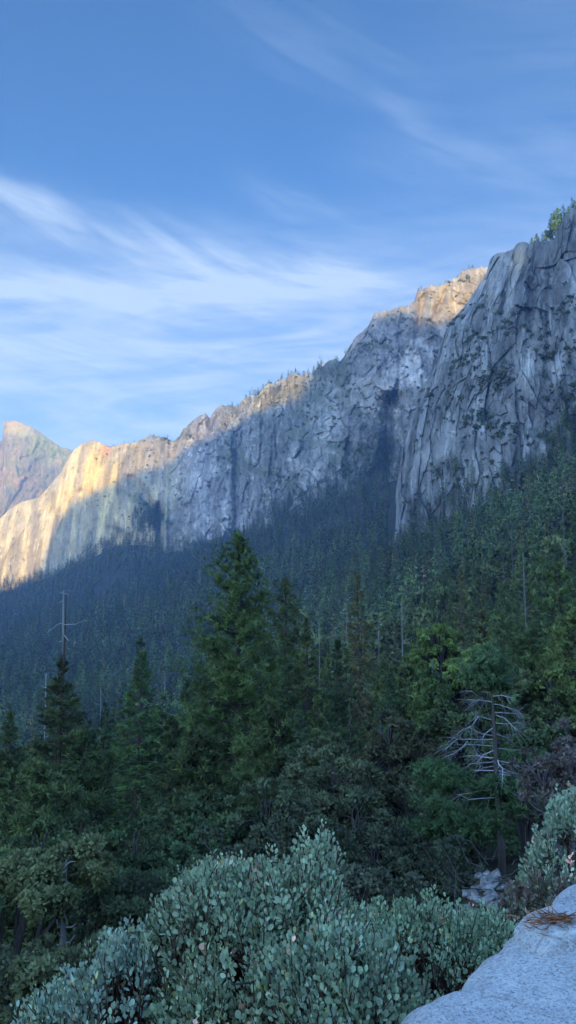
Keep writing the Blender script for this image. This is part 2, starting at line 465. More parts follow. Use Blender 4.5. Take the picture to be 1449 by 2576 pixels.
def paint_b(P, X, Y, up):
    c = paint_rock(P, X, Y, up)
    n = fbm(P / 40, 4, 61); n2 = fbm(P * np.array([1 / 30, 1 / 30, 1 / 260]), 5, 62)
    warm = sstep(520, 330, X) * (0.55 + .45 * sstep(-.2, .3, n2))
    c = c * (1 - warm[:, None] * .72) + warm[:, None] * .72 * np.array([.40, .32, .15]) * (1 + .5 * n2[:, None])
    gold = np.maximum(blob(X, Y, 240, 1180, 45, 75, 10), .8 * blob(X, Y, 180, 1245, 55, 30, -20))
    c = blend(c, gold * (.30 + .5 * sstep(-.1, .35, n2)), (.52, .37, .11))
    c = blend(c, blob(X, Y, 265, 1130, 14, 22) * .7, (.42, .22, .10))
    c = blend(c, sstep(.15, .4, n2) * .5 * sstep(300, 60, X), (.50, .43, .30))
    c = blend(c, .6 * blob(X, Y, 1130, 745, 110, 60, -25) + .5 * blob(X, Y, 980, 785, 50, 18), (.34, .28, .165))  # sunlit warmth of the tower tops, put into the rock colour
    c = blend(c, .75 * blob(X, Y, 690, 985, 100, 36, -20) * sstep(-.5, .1, n), (.33, .27, .13))  # golden light on the crest, painted in as a warm grass tint
    # pale scoured slabs and the rockfall scar
    for x0, y0, rx, ry, rot in [(535, 1230, 24, 70, 5), (820, 1060, 45, 70, 15), (790, 1190, 26, 80, 20), (770, 1260, 16, 40, 10), (610, 1330, 22, 35, 0),
                                (1030, 940, 30, 40, 20), (740, 1150, 16, 40, 0), (1060, 880, 30, 30, 0), (700, 1030, 50, 16, -20), (570, 1265, 16, 60, 0)]:
        c = blend(c, blob(X, Y, x0, y0, rx, ry, rot) * sstep(-.45, .25, n + n2) * .8, (.40, .40, .40))
    # scrub on the ledges and benches
    veg = sstep(.42, .62, up + .35 * n) * .85
    zone = sstep(770, 800, X) * sstep(900, 860, X) * sstep(1010, 960, Y + 60 * n)
    zone = np.maximum(zone, blob(X, Y, 430, 1095, 60, 16)); zone = np.maximum(zone, blob(X, Y, 585, 1150, 40, 60) * .8)
    zone = np.maximum(zone, blob(X, Y, 740, 1070, 55, 50) * .9); zone = np.maximum(zone, blob(X, Y, 820, 1000, 110, 55) * .8)
    for x0, y0, rx, ry, rot in [(968, 1150, 20, 60, 0), (370, 1280, 70, 13, 35), (725, 1215, 75, 14, 40), (500, 1370, 60, 9, 12), (640, 1180, 60, 14, 30), (400, 1300, 22, 34, 0),
                                (920, 1040, 120, 14, 12), (880, 1130, 120, 16, 10), (960, 870, 60, 8, 5), (1000, 1010, 70, 10, -10), (290, 1330, 30, 7, 15)]:
        zone = np.maximum(zone, blob(X, Y, x0, y0, rx, ry, rot))
    k = np.maximum(veg * sstep(470, 620, X) * sstep(950, 1000, Y + X * .0), zone * sstep(-.35, .2, n + .2))
    return blend(c, k * .85, (.075, .085, .05)) * (1 + .0 * n[:, None])

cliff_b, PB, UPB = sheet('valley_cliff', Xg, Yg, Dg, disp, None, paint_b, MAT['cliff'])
XB, YB = Xg, Yg

# ---- the near massif on the right, in front of the gully
BASE_C = [(960, 1362), (985, 1350), (1005, 1335), (1040, 1300), (1100, 1262), (1150, 1250), (1200, 1222), (1260, 1205), (1340, 1175), (1400, 1135), (1449, 1120), (1700, 1040)]
SKY_C = [(900, 690), (1222, 676), (1232, 650), (1248, 636), (1290, 630), (1300, 617), (1318, 612), (1335, 620), (1345, 607), (1395, 602), (1403, 575),
         (1420, 545), (1449, 515), (1500, 480), (1700, 400)]
DEP_C = [(960, 985), (1100, 900), (1200, 830), (1340, 760), (1449, 715), (1700, 640)]
SET_C = [(900, 240), (1100, 200), (1250, 150), (1449, 140), (1700, 140)]
LEFT_C = [(-.2, 984), (0, 990), (.234, 1000), (.30, 1008), (.418, 1040), (.589, 1085), (.76, 1130), (.86, 1178), (.936, 1218), (.965, 1226), (1, 1240)]
NS, NTC = 460, 560
s2 = np.concatenate([np.full(1, -1.), np.linspace(0, 1, NS) ** 1.05]); t2 = np.linspace(-.16, 1, NTC)
S2, T2 = np.meshgrid(s2, t2, indexing='ij')
xl = interp(LEFT_C, t2) + fbm(np.stack([t2 * 13, t2 * 0, t2 * 0], -1), 3, 9) * 7
Xc = xl[None] + np.clip(S2, 0, 1) * (1640 - xl[None])
topc = interp(SKY_C, Xc) + fbm(np.stack([Xc / 24, Xc * 0, Xc * 0], -1), 5, 13) * 8
botc = interp(BASE_C, Xc)
Yc = np.where(T2 >= 0, botc + (topc - botc) * T2, botc - T2 / .16 * 120)
Dc = interp(DEP_C, Xc) + interp(SET_C, Xc) * prof(np.clip(T2, 0, 1))
round_ = np.exp(-np.clip(S2, 0, 1) * (21 + 4 * np.sin(T2 * 23) + 3 * np.sin(T2 * 61 + 2)))                # the left flank turns away into the gully
Dc = Dc + round_ * 40
Pc = at(Xc, Yc, Dc)
dispc = relief(wall_xyz(Xc, Dc, Pc).reshape(-1, 3), .62, 90).reshape(Xc.shape)
def rib_c(x0, y0, x1_, y1_, w, depth):
    k = np.clip((Yc - y0) / (y1_ - y0 + 1e-6), 0, 1); xc = x0 + (x1_ - x0) * k
    q = (Yc - y0) / (y1_ - y0)
    return depth * np.exp(-((Xc - xc) / w) ** 2) * sstep(-.1, .05, q) * sstep(1.1, .9, q)
dispc += rib_c(1318, 615, 1285, 790, 16, -14) + rib_c(1292, 640, 1262, 800, 9, 12) + rib_c(1345, 650, 1325, 900, 10, 10)
dispc += rib_c(1390, 640, 1380, 1000, 14, 9)
dispc *= sstep(1.0, .95, T2) * .8 + .2
Dc2 = Dc.copy()
Dc2[0] += 650; dispc[0] = 0
def paint_c(P, X, Y, up):
    c = paint_rock(P, X, Y, up)
    n = fbm(P / 30, 4, 71); n2 = fbm(P * np.array([1 / 16, 1 / 16, 1 / 130]), 5, 72)
    c = blend(c, sstep(.12, .42, n2) * .35, (.42, .42, .42))
    c = blend(c, blob(X, Y, 1308, 650, 20, 34, 8) * .75, (.46, .38, .26))  # sunlit bump: its warm light is painted into the rock colour
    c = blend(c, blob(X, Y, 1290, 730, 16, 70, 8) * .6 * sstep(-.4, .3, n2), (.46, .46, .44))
    for x0, y0, rx, ry, rot in [(1210, 1080, 14, 60, 4), (1360, 760, 14, 60, 0), (1440, 700, 18, 60, 0), (1030, 1240, 12, 70, 10), (1330, 1090, 16, 60, 0), (1250, 1170, 10, 40, 5), (1410, 900, 10, 60, 0)]:
        c = blend(c, blob(X, Y, x0, y0, rx, ry, rot) * sstep(-.2, .4, n + n2) * .55, (.42, .42, .43))
    veg = sstep(.50, .70, up + .30 * n) * .8
    k = veg * sstep(700, 820, Y)
    return blend(c, k * .8, (.06, .072, .045))
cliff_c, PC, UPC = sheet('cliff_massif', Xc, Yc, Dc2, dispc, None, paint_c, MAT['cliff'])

# ---- the far mountain at the left
SKY_A = [(-400, 1190), (-100, 1140), (-8, 1112), (6, 1108), (9, 1060), (14, 1059), (40, 1057), (60, 1065), (78, 1074), (100, 1088), (118, 1098), (138, 1112), (150, 1122),
         (168, 1128), (190, 1138), (260, 1175), (400, 1230)]
xa = np.unique(np.concatenate([np.linspace(-300, 330, 260), np.linspace(4, 14, 12)])); ta = np.linspace(0, 1, 150)
Xa, Ta = np.meshgrid(xa, ta, indexing='ij')
topa = interp(SKY_A, xa) + edge_noise(xa * 1.3, 23, 5.) * sstep(25, 60, np.abs(xa - 20))
Ya = 1440 + (topa[:, None] - 1440) * Ta
Da = 4150 + (650 + .0 * Xa) * (.55 * Ta + .45 * Ta ** 2) + .45 * (Xa) * 1.0
Pa = at(Xa, Ya, Da)
dispa = relief(wall_xyz(Xa, Da, Pa).reshape(-1, 3) / 1.7, 1.6, 130).reshape(Xa.shape) * (sstep(1, .9, Ta) * .8 + .2)
def paint_a(P, X, Y, up):
    n = fbm(P / 90, 5, 81); n2 = fbm(P / 40, 4, 82)
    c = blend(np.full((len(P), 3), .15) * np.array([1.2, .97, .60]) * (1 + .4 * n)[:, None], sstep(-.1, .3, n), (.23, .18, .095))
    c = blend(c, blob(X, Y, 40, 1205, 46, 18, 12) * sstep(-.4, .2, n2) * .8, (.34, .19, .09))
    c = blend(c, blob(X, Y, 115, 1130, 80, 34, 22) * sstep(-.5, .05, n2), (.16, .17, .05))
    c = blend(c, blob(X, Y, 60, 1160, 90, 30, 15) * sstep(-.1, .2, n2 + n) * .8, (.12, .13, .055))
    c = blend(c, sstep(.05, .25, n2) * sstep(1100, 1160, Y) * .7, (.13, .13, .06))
    return c
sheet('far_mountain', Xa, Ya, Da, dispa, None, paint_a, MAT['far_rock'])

# ---- a rocky spur of the dome at the lower left edge of the picture, in front of the far mountain (in its own shade)
xs = np.linspace(-120, 36, 60); ts = np.linspace(0, 1, 30)
Xs, Ts = np.meshgrid(xs, ts, indexing='ij')
tops = np.interp(xs, [-120, -20, 0, 8, 22, 30, 36], [1240, 1258, 1264, 1268, 1276, 1288, 1310])
Ys = 1340 + (tops[:, None] - 1340) * Ts

# ------------------------------------------------------------------ the ridge behind the viewer that shades the valley at this hour
SHADE = [(-300, 1500), (60, 1478), (88, 1468), (100, 1425), (130, 1345), (142, 1312), (190, 1262), (290, 1218), (312, 1192), (345, 1188), (418, 1170), (442, 1145),
         (470, 1126), (540, 1100), (582, 1078), (600, 1062), (640, 1042), (690, 1018), (758, 1000), (768, 962), (790, 930), (860, 890), (905, 838), (940, 803), (990, 790), (1030, 776), (1060, 806),
         (1100, 810), (1130, 795), (1160, 790), (1190, 745), (1225, 700), (1260, 668)]
RB = 2600.
px, pz = [], []
for X, Y in SHADE:
    if X < -60: D = 2750.
    else: D = float(depth_b(np.array([X]), np.array([Y]))[0])
    p = at(X, Y, D)
    px.append(p[0] - SUN_DX * (D + RB)); pz.append(p[2] + (D + RB) * math.tan(SUN_EL) * math.hypot(1, SUN_DX))
px, pz = np.array(px), np.array(pz)
o_ = np.argsort(px); px, pz = px[o_], pz[o_]
xr = np.concatenate([np.linspace(-3600, px[0] - 20, 40), np.linspace(px[0], px[-1], 500), np.linspace(px[-1] + 20, 2600, 60)])
zr = np.interp(xr, np.concatenate([[-3600], px, [px[-1] + 500, 2600]]), np.concatenate([[pz[0] - 6], pz, [pz[-1] + 180, pz[-1] + 420]]))
floor_ = np.where(xr > 0, -20, -160.)
zr = zr + fbm(np.stack([xr / 90, xr * 0, xr * 0], -1), 5, 77) * 16
prof_y = np.array([-900, -520, -220, 0, 300, 700, 1100.]); prof_k = np.array([0, .45, .85, 1, .9, .55, 0.])
VR = np.stack([np.repeat(xr[:, None], 7, 1), np.repeat(-RB - prof_y[None], len(xr), 0),
               floor_[:, None] + (zr - floor_)[:, None] * prof_k[None]], -1)
m, nt = new_mat('west_ridge_forest'); t = NT(nt)
n1 = t.noise(t.node('ShaderNodeNewGeometry').outputs['Position'], .04, 6, .6)
surf(t, t.ramp(n1, [(.35, (.03, .04, .025)), (.65, (.09, .09, .07))]), .95)
tag(build('hill', VR.reshape(-1, 3), grid_faces(len(xr), 7), m, smooth=True), kind='structure')

# ------------------------------------------------------------------ light and sky
sun = bpy.data.lights.new('sun', 'SUN'); sun.energy = 3.4; sun.angle = R(.5); sun.color = (1., .64, .15)
so = bpy.data.objects.new('sun', sun); COL.objects.link(so)
d = Vector((SUN_DX, 1, -math.tan(SUN_EL) * math.hypot(1, SUN_DX)))
so.rotation_euler = d.to_track_quat('-Z', 'Y').to_euler()

wd = bpy.data.worlds.new('World'); SC.world = wd; wd.use_nodes = True
nt = wd.node_tree; nt.nodes.clear(); t = NT(nt)
sky = t.node('ShaderNodeTexSky', sky_type='NISHITA'); sky.sun_disc = False
sky.sun_elevation = SUN_EL
sky.sun_rotation = math.atan2(-SUN_DX, -1)            # the sun stands behind the viewer
sky.altitude = 1300; sky.air_density = 1.0; sky.dust_density = .6; sky.ozone_density = 2.2
WS = .15
gen = t.node('ShaderNodeTexCoord').outputs['Generated']
sp = t.node('ShaderNodeSeparateXYZ'); t.link(gen, sp.inputs[0])
az = t.m('MULTIPLY', t.m('ARCTAN2', sp.outputs[0], sp.outputs[1]), 180 / math.pi)
el = t.m('MULTIPLY', t.m('ARCSINE', sp.outputs[2]), 180 / math.pi)

def azel(X, Y):
    sx, sz = sight(X, Y); return math.degrees(math.atan(sx)), math.degrees(math.atan2(sz, math.hypot(1, sx)))

def streaks(rot, lo, hi, scale, seed, detail=6, rough=.55, dist=.6):
    """cirrus fibres: noise drawn out along a direction in azimuth and elevation"""
    cv = t.node('ShaderNodeCombineXYZ'); ca, sa = math.cos(R(rot)), math.sin(R(rot))
    u = t.m('ADD', t.m('MULTIPLY', az, ca), t.m('MULTIPLY', el, sa))
    v = t.m('SUBTRACT', t.m('MULTIPLY', el, ca), t.m('MULTIPLY', az, sa))
    t.setin(cv, 0, t.m('MULTIPLY', u, lo)); t.setin(cv, 1, t.m('MULTIPLY', v, hi)); cv.inputs[2].default_value = seed
    return t.noise(cv.outputs[0], scale, detail, rough, dist)

def ss(x, a, b):
    n = t.node('ShaderNodeMapRange', interpolation_type='SMOOTHSTEP'); t.setin(n, 0, x)
    n.inputs[1].default_value = a; n.inputs[2].default_value = b
    return n.outputs[0]

wob = t.m('MULTIPLY', t.m('SUBTRACT', streaks(-20, .05, .12, 1., 3.), .5), 3.)
def band(p0, p1, w_up, w_dn, amp, fade=6.):
    a0, e0 = azel(*p0); a1, e1 = azel(*p1); L = math.hypot(a1 - a0, e1 - e0); ux, uy = (a1 - a0) / L, (e1 - e0) / L
    da, de = t.m('SUBTRACT', az, a0), t.m('SUBTRACT', el, e0)
    s = t.m('ADD', t.m('MULTIPLY', da, ux), t.m('MULTIPLY', de, uy))
    d = t.m('ADD', t.m('SUBTRACT', t.m('MULTIPLY', de, ux), t.m('MULTIPLY', da, uy)), wob)
    up = t.m('DIVIDE', t.m('MAXIMUM', d, 0.), w_up); dn = t.m('DIVIDE', t.m('MINIMUM', d, 0.), w_dn)
    q = t.m('ADD', t.m('MULTIPLY', up, up), t.m('MULTIPLY', dn, dn))
    g = t.m('POWER', 2.718, t.m('MULTIPLY', q, -1.))
    ends = t.m('MULTIPLY', ss(s, -fade, fade), ss(s, L + fade, L - fade))
    return t.m('MULTIPLY', t.m('MULTIPLY', g, ends), amp)

fa = ss(streaks(-24, .07, .60, 1., 1.7, 8, .62), .36, .70)
fb = ss(streaks(-4, .06, .75, 1., 5.1, 8, .62), .36, .68)
fc = ss(streaks(3, .085, .42, 1., 8.6, 8, .6, 1.6), .30, .66)
fine = streaks(-10, .16, 1.3, 1., 11., 6, .6)
d1 = t.m('MULTIPLY', t.m('ADD', band((-300, 430), (880, 690), 1.3, 1.5, .46), band((300, 600), (900, 720), 1.0, .8, .18)), t.m('MULTIPLY_ADD', fa, .75, .25))
d2 = t.m('MULTIPLY', t.m('ADD', band((-200, 705), (980, 715), 1.1, 1.0, .92), band((420, 690), (950, 690), 2.0, 1.6, .25)), t.m('MULTIPLY_ADD', fb, .7, .3))
d3 = t.m('MULTIPLY', ss(el, 30., 16.5), t.m('MULTIPLY_ADD', fc, .50, .50))
d4 = t.m('MULTIPLY', t.m('ADD', t.m('ADD', band((600, 30), (1000, 170), 1.8, 2.4, .17), band((960, 235), (1090, 330), 1.5, .7, .16, 2.)),
                         t.m('ADD', band((640, 470), (880, 570), 1.2, 1.0, .28, 4.), band((900, 380), (1600, 330), 1.2, 3.5, .18))), t.m('MULTIPLY_ADD', fa, .8, .2))
d5 = t.m('ADD', band((-60, 470), (60, 492), .5, .8, .5, 3.), band((60, 492), (170, 545), .5, .8, .34, 2.))
d6 = t.m('MULTIPLY', t.m('MULTIPLY', ss(az, 2., 22.), .16), t.m('MULTIPLY_ADD', fb, .6, .4))
dens = t.m('ADD', t.m('ADD', t.m('ADD', d1, d2), t.m('ADD', d3, d4)), t.m('ADD', d5, d6))
dens = t.m('MULTIPLY', dens, t.m('MULTIPLY_ADD', fine, 1.1, .45), clamp=True)
dens = t.m('MULTIPLY', dens, ss(sp.outputs[1], -.1, .3))
# fill added to the sky: boosted overhead and behind the viewer, dimmed ahead
toward = ss(sp.outputs[1], .72, .0)
gain = t.m('MULTIPLY_ADD', toward, 2.5, .30)
gv = t.node('ShaderNodeVectorMath', operation='SCALE'); t.link(sky.outputs[0], gv.inputs[0]); t.link(gain, gv.inputs['Scale'])
tint = t.mixc(1., gv.outputs[0], t.mixc(toward, (.46, .80, 1.16, 1), (1.06, 1.0, 1.03, 1)), 'MULTIPLY')
CL = [c / WS / 4.92 for c in (.60, .74, .93)]
colr = t.mixc(dens, tint, (*CL, 1))
bg = t.node('ShaderNodeBackground'); t.link(colr, bg.inputs[0]); bg.inputs[1].default_value = WS
t.link(bg.outputs[0], t.node('ShaderNodeOutputWorld').inputs[0])

# ------------------------------------------------------------------ the air
def box(name, lo, hi, mat):
    x0, y0, z0 = lo; x1_, y1_, z1_ = hi
    V = [(x, y, z) for z in (z0, z1_) for y in (y0, y1_) for x in (x0, x1_)]
    F = np.array([(0, 2, 3, 1), (4, 5, 7, 6), (0, 1, 5, 4), (2, 6, 7, 3), (0, 4, 6, 2), (1, 3, 7, 5)])
    return build(name, V, F, mat)
HAZE = True
if HAZE:
    m, nt = new_mat('haze'); t = NT(nt)
    v = t.node('ShaderNodeVolumePrincipled')
    v.inputs['Color'].default_value = (.30, .56, 1.0, 1); v.inputs['Density'].default_value = 0.85e-4
    v.inputs['Anisotropy'].default_value = .0
    t.link(v.outputs[0], t.node('ShaderNodeOutputMaterial').inputs['Volume'])
    m.cycles.homogeneous_volume = True
    tag(box('haze', (-5200, -3900, -420), (5200, 6400, 1500), m), kind='stuff')

# ------------------------------------------------------------------ plant parts
def rot_about(v, ax, ang):
    ax = norm(ax); c = np.cos(ang)[..., None]; s = np.sin(ang)[..., None]
    return v * c + np.cross(ax, v) * s + ax * (np.sum(ax * v, -1, keepdims=True)) * (1 - c)

def blades(rng, p, d, l, w, c):
    """flat diamond needles or leaf sprays: base p, direction d, length l, width w, colour c"""
    n = len(p); d = norm(d)
    r = norm(rng.normal(size=(n, 3))); s = norm(np.cross(d, r)); nrm = np.cross(d, s)
    l = np.broadcast_to(l, (n,))[:, None]; w = np.broadcast_to(w, (n,))[:, None]
    mid = p + d * l * .45
    V = np.stack([p, mid + s * w * .5 + nrm * w * .10, p + d * l, mid - s * w * .5 + nrm * w * .10], 1).reshape(-1, 3)
    F = np.arange(4 * n).reshape(n, 4)
    return V, F, np.repeat(c, 4, 0)

def tris(rng, p, d, l, w, c):
    n = len(p); d = norm(d); s = norm(np.cross(d, norm(rng.normal(size=(n, 3)))))
    l = np.broadcast_to(l, (n,))[:, None]; w = np.broadcast_to(w, (n,))[:, None]
    V = np.stack([p + s * w * .5, p - s * w * .5, p + d * l], 1).reshape(-1, 3)
    return V, np.arange(3 * n).reshape(n, 3), np.repeat(c, 3, 0)

def unit(az, el):
    return np.stack([np.cos(az) * np.cos(el), np.sin(az) * np.cos(el), np.sin(el)], -1)

def hues(rng, n, base, var=.25, alt=None, k=.3):
    c = np.array(base)[None] * (1 + var * rng.uniform(-1, 1, (n, 1)))
    if alt is not None:
        m = (rng.random(n) < k)[:, None]; c = np.where(m, np.array(alt)[None] * (1 + var * rng.uniform(-1, 1, (n, 1))), c)
    return c

def conifer(seed, Ht, Rd, cb, kind, nbr, nsp, nbl, bl, bw, col, alt=None, gap=.0, lod=0, tip=.0, lean=0.):
    """a trunk with limbs (MB) and a crown (V, F, C); the crown is needle sprays along every limb"""
    rng = np.random.default_rng(seed)
    ph = rng.uniform(0, 6.28, 4)
    def axis(z):
        k = np.asarray(z) / Ht
        return np.stack([np.sin(k * 3 + ph[0]) * .008 * Ht * k + lean * Ht * k * k, np.sin(k * 2.3 + ph[1]) * .008 * Ht * k, np.asarray(z, float)], -1)
    t = np.sort(rng.random(nbr)) if kind != 'pine' else (np.arange(nbr) + rng.random(nbr)) / nbr
    t = t ** (1.12 if kind == 'fir' else 1.0)
    zz = Ht * (cb + (1 - tip - cb) * t)
    az = np.arange(nbr) * 2.39996 + rng.normal(0, .5, nbr)
    if kind == 'fir':
        L = Rd * 1.18 * ((1 - t) ** .86 * .96 + .04) * rng.uniform(.62, 1.1, nbr) * np.minimum(1, .55 + 3 * t)
        el0 = np.interp(t, [0, .5, .9, 1], [-.30, -.05, .35, 1.1]) + rng.normal(0, .12, nbr)
        curl = .25
    elif kind == 'pine':
        L = Rd * np.interp(t, [0, .12, .3, .55, .8, .93, 1], [.72, .95, 1., .84, .56, .34, .10]) * rng.uniform(.55, 1.12, nbr)
        el0 = np.interp(t, [0, .4, .85, 1], [-.12, .15, .6, 1.25]) + rng.normal(0, .16, nbr)
        curl = .35
    else:                                               # cedar-like, ragged and broad
        L = Rd * np.interp(t, [0, .3, .7, 1], [.8, 1., .6, .10]) * rng.uniform(.45, 1.15, nbr)
        el0 = np.interp(t, [0, .6, 1], [-.25, .0, .9]) + rng.normal(0, .2, nbr); curl = .3
    # some sides are thinner than others
    lobe = 1 + .22 * np.sin(az * 2 + ph[2] + zz * 5 / Ht) + .15 * np.sin(az * 3 + ph[3] + zz * 11 / Ht)
    L = L * lobe
    keep = rng.random(nbr) > gap
    t, zz, az, L, el0 = t[keep], zz[keep], az[keep], L[keep], el0[keep]; n = len(t)
    base = axis(zz)
    def along(i, s):                                    # point on limb i at share s (arrays)
        d = unit(az[i], el0[i])
        q = base[i] + d * (L[i] * s)[:, None]
        q[:, 2] += L[i] * curl * (s ** 2 - s * .55) * (1 if kind != 'fir' else .8)
        return q
    trunk = MB()
    if lod < 2:
        zt = np.linspace(-.6, Ht * (1 - tip * .0), 12 if lod == 0 else 7)
        r0 = Ht * .0105 + .07
        trunk.tube(axis(zt), r0 * (1 - zt.clip(0) / Ht) ** .85 + .02, 8 if lod == 0 else 5, (.075, .055, .042))
        if lod == 0:
            for i in range(n):
                ss_ = np.linspace(0, .74, 5)
                trunk.tube(along(np.full(5, i), ss_), (.010 + .011 * L[i]) * (1 - ss_) + .006, 4, (.07, .055, .045), False)
    # needle sprays
    if kind == 'pine':
        I = np.repeat(np.arange(n), nsp); I = I[rng.random(len(I)) > .65 * t[I] ** 5]; s = rng.uniform(.30, 1.02, len(I)) ** .8
        q = along(I, s)
        side = rng.normal(0, 1, (len(I), 3)) * (L[I] * .13 * (1.25 - s * .6))[:, None] * np.array([1, 1, .75])
        q = q + side
        J = np.repeat(np.arange(len(I)), nbl)
        d = norm(rng.normal(size=(len(J), 3)) + norm(side)[J] * .6 + unit(az[I], el0[I])[J] * .5 + np.array([0, 0, .55]))
        tone = (1 + .28 * rng.normal(size=len(I))).clip(.45, 1.7)
        c = hues(rng, len(J), col, .2, alt, .15) * tone[J][:, None]
        V, F, C = (blades if lod < 2 else tris)(rng, q[J], d, bl * rng.uniform(.6, 1.2, len(J)) * (1 - .62 * t[I][J] ** 4), bw, c)
    else:
        I = np.repeat(np.arange(n), nsp); s = rng.uniform(.12, 1.0, len(I))
        q = along(I, s)
        lat = np.stack([-np.sin(az[I]), np.cos(az[I]), 0 * s], -1)
        sg = rng.choice([-1., 1.], len(I))
        wid = L[I] * .34 * (1 - s * .7)
        off = rng.random(len(I)) * wid
        q = q + lat * (sg * off)[:, None]; q[:, 2] -= off * (.35 if kind == 'fir' else .5) + rng.random(len(I)) * .04 * Rd
        J = np.repeat(np.arange(len(I)), nbl)
        d = norm(unit(az[I], el0[I] * .5)[J] * 1.0 + lat[J] * (sg[J] * rng.uniform(.2, 1.3, len(J)))[:, None] + rng.normal(0, .45, (len(J), 3)) + np.array([0, 0, -.22]))
        tone = (1 + .28 * rng.normal(size=n)).clip(.5, 1.7)[I] * (1 + .2 * rng.normal(size=len(I))).clip(.5, 1.6)
        c = hues(rng, len(J), col, .2, alt, .18) * tone[J][:, None]
        V, F, C = (blades if lod < 2 else tris)(rng, q[J] + rng.normal(0, .05 * bl, (len(J), 3)), d, bl * rng.uniform(.6, 1.25, len(J)) * (1 - .62 * t[I][J] ** 2), bw * (1 - .5 * t[I][J] ** 2), c)
    kb = len(V) // len(J)
    pv = q[J]; ax_ = axis(pv[:, 2])
    N = norm(np.stack([pv[:, 0] - ax_[:, 0], pv[:, 1] - ax_[:, 1], 0 * pv[:, 0]], -1)) + np.array([0, 0, .45]) + rng.normal(0, .22, (len(J), 3))
    if kind == 'pine': N = N * .6 + norm(side)[J] * .7
    N = np.repeat(norm(N), kb, 0)
    # the leader
    nb = 14 if lod == 0 else 5
    if tip == 0:
        z = (.95 + .05 * rng.random(nb)) * Ht
        v2, f2, c2 = (blades if lod < 2 else tris)(rng, axis(z), unit(rng.uniform(0, 6.28, nb), rng.uniform(.7, 1.5, nb)), bl * rng.uniform(.3, .6, nb), bw * .6, hues(rng, nb, col, .2))
        F = np.concatenate([F, f2 + len(V)]); V = np.concatenate([V, v2]); C = np.concatenate([C, c2]); N = np.concatenate([N, np.tile(np.array([[0, 0, 1.]]), (len(v2), 1))])
    return trunk, (V, F, C, N), axis

def broadleaf(seed, Ht, Rd, Hc, ncl, nlf, lf, col, alt=None, ka=.25, lod=0, squash=.8, twiggy=False, bark=(.06, .05, .045)):
    """an oak: short trunk, forking limbs, leaf clusters over an uneven crown"""
    rng = np.random.default_rng(seed)
    zc = Ht - Hc
    # lobes, then clusters on the lobes
    nl = max(5, ncl // 9)
    lc = unit(rng.uniform(0, 6.28, nl), np.arcsin(rng.uniform(-.35, .95, nl))) * rng.uniform(.35, .72, (nl, 1)) * np.array([Rd, Rd, Hc * .55]) + np.array([0, 0, zc + Hc * .45])
    lr = rng.uniform(.28, .48, nl) * min(Rd, Hc * .6)
    li = rng.integers(0, nl, ncl)
    dd = unit(rng.uniform(0, 6.28, ncl), np.arcsin(rng.uniform(-.55, 1, ncl)))
    cc = lc[li] + dd * (lr[li] * rng.uniform(.7, 1.1, ncl))[:, None] * np.array([1, 1, squash])
    cc[:, 2] = np.minimum(cc[:, 2], Ht - .02 * Hc)
    cr = rng.uniform(.16, .30, ncl) * np.sqrt(Rd) * .62
    J = np.repeat(np.arange(ncl), nlf)
    e = norm(rng.normal(size=(len(J), 3)) + dd[J] * .7 + np.array([0, 0, .25]))
    p = cc[J] + e * (cr[J] * rng.random(len(J)) ** .4)[:, None] * np.array([1.15, 1.15, .8])
    d = norm(e + rng.normal(0, .7, (len(J), 3)))
    tone = (1 + .25 * rng.normal(size=ncl)).clip(.5, 1.6)
    c = hues(rng, len(J), col, .22, alt, ka) * tone[J][:, None]
    if lod < 2: V, F, C = blades(rng, p, d, lf * rng.uniform(.6, 1.2, len(J)), lf * .62, c)
    else: V, F, C = tris(rng, p, d, lf * rng.uniform(.6, 1.2, len(J)), lf * .8, c)
    N = np.repeat(norm(e * .8 + dd[J] * .5 + np.array([0, 0, .3])), len(V) // len(J), 0)
    trunk = MB()
    if lod < 2:
        r0 = .03 * Ht + .04
        fork = np.array([rng.normal(0, .04) * Ht, rng.normal(0, .04) * Ht, max(.25 * zc, .12 * Ht)])
        trunk.tube([(0, 0, -.5), (fork[0] * .4, fork[1] * .4, fork[2] * .5), fork], [r0 * 1.2, r0, r0 * .85], 7, bark)
        for k in range(nl):
            m1 = fork * .55 + lc[k] * .45 + rng.normal(0, .05, 3) * Rd
            trunk.tube([fork, m1, lc[k]], [r0 * .55, r0 * .38, r0 * .16], 5, bark, False)
            if lod == 0:
                for q in np.where(li == k)[0][:14]:
                    m2 = (lc[k] + cc[q]) / 2 + rng.normal(0, .04, 3) * Rd
                    trunk.tube([m1 * .25 + lc[k] * .75, m2, cc[q]], [r0 * .16, r0 * .1, r0 * .04], 4, bark, False)
    return trunk, (V, F, C, N)

def make_tree(name, label, cat, loc, trunk, crown, group=None, rz=0., mat='needles', bark='bark'):
    o = thing(name, loc, label, cat, group, rz)
    tr = trunk.build('trunk', MAT[bark], o, True)
    cr = build('crown', crown[0], crown[1], MAT[mat], o, crown[2], False, crown[3])
    return o, tr, cr

GREEN_PINE = (.050, .075, .030); GREEN_FIR = (.036, .062, .030); GREEN_BLUE = (.045, .075, .055)
OLIVE = (.075, .085, .030); BROWN = (.085, .060, .032); GREEN_LIT = (.10, .15, .035); GREEN_OAK = (.042, .056, .030); BRIGHT = (.050, .105, .035)

def foot(X, D):
    p = at(X, 1600, D); return np.array([p[0], D, float(zg(p[0], D))])

def top_h(X, Y, D):
    f = foot(X, D); return f, float(at(X, Y, D)[2] - f[2])

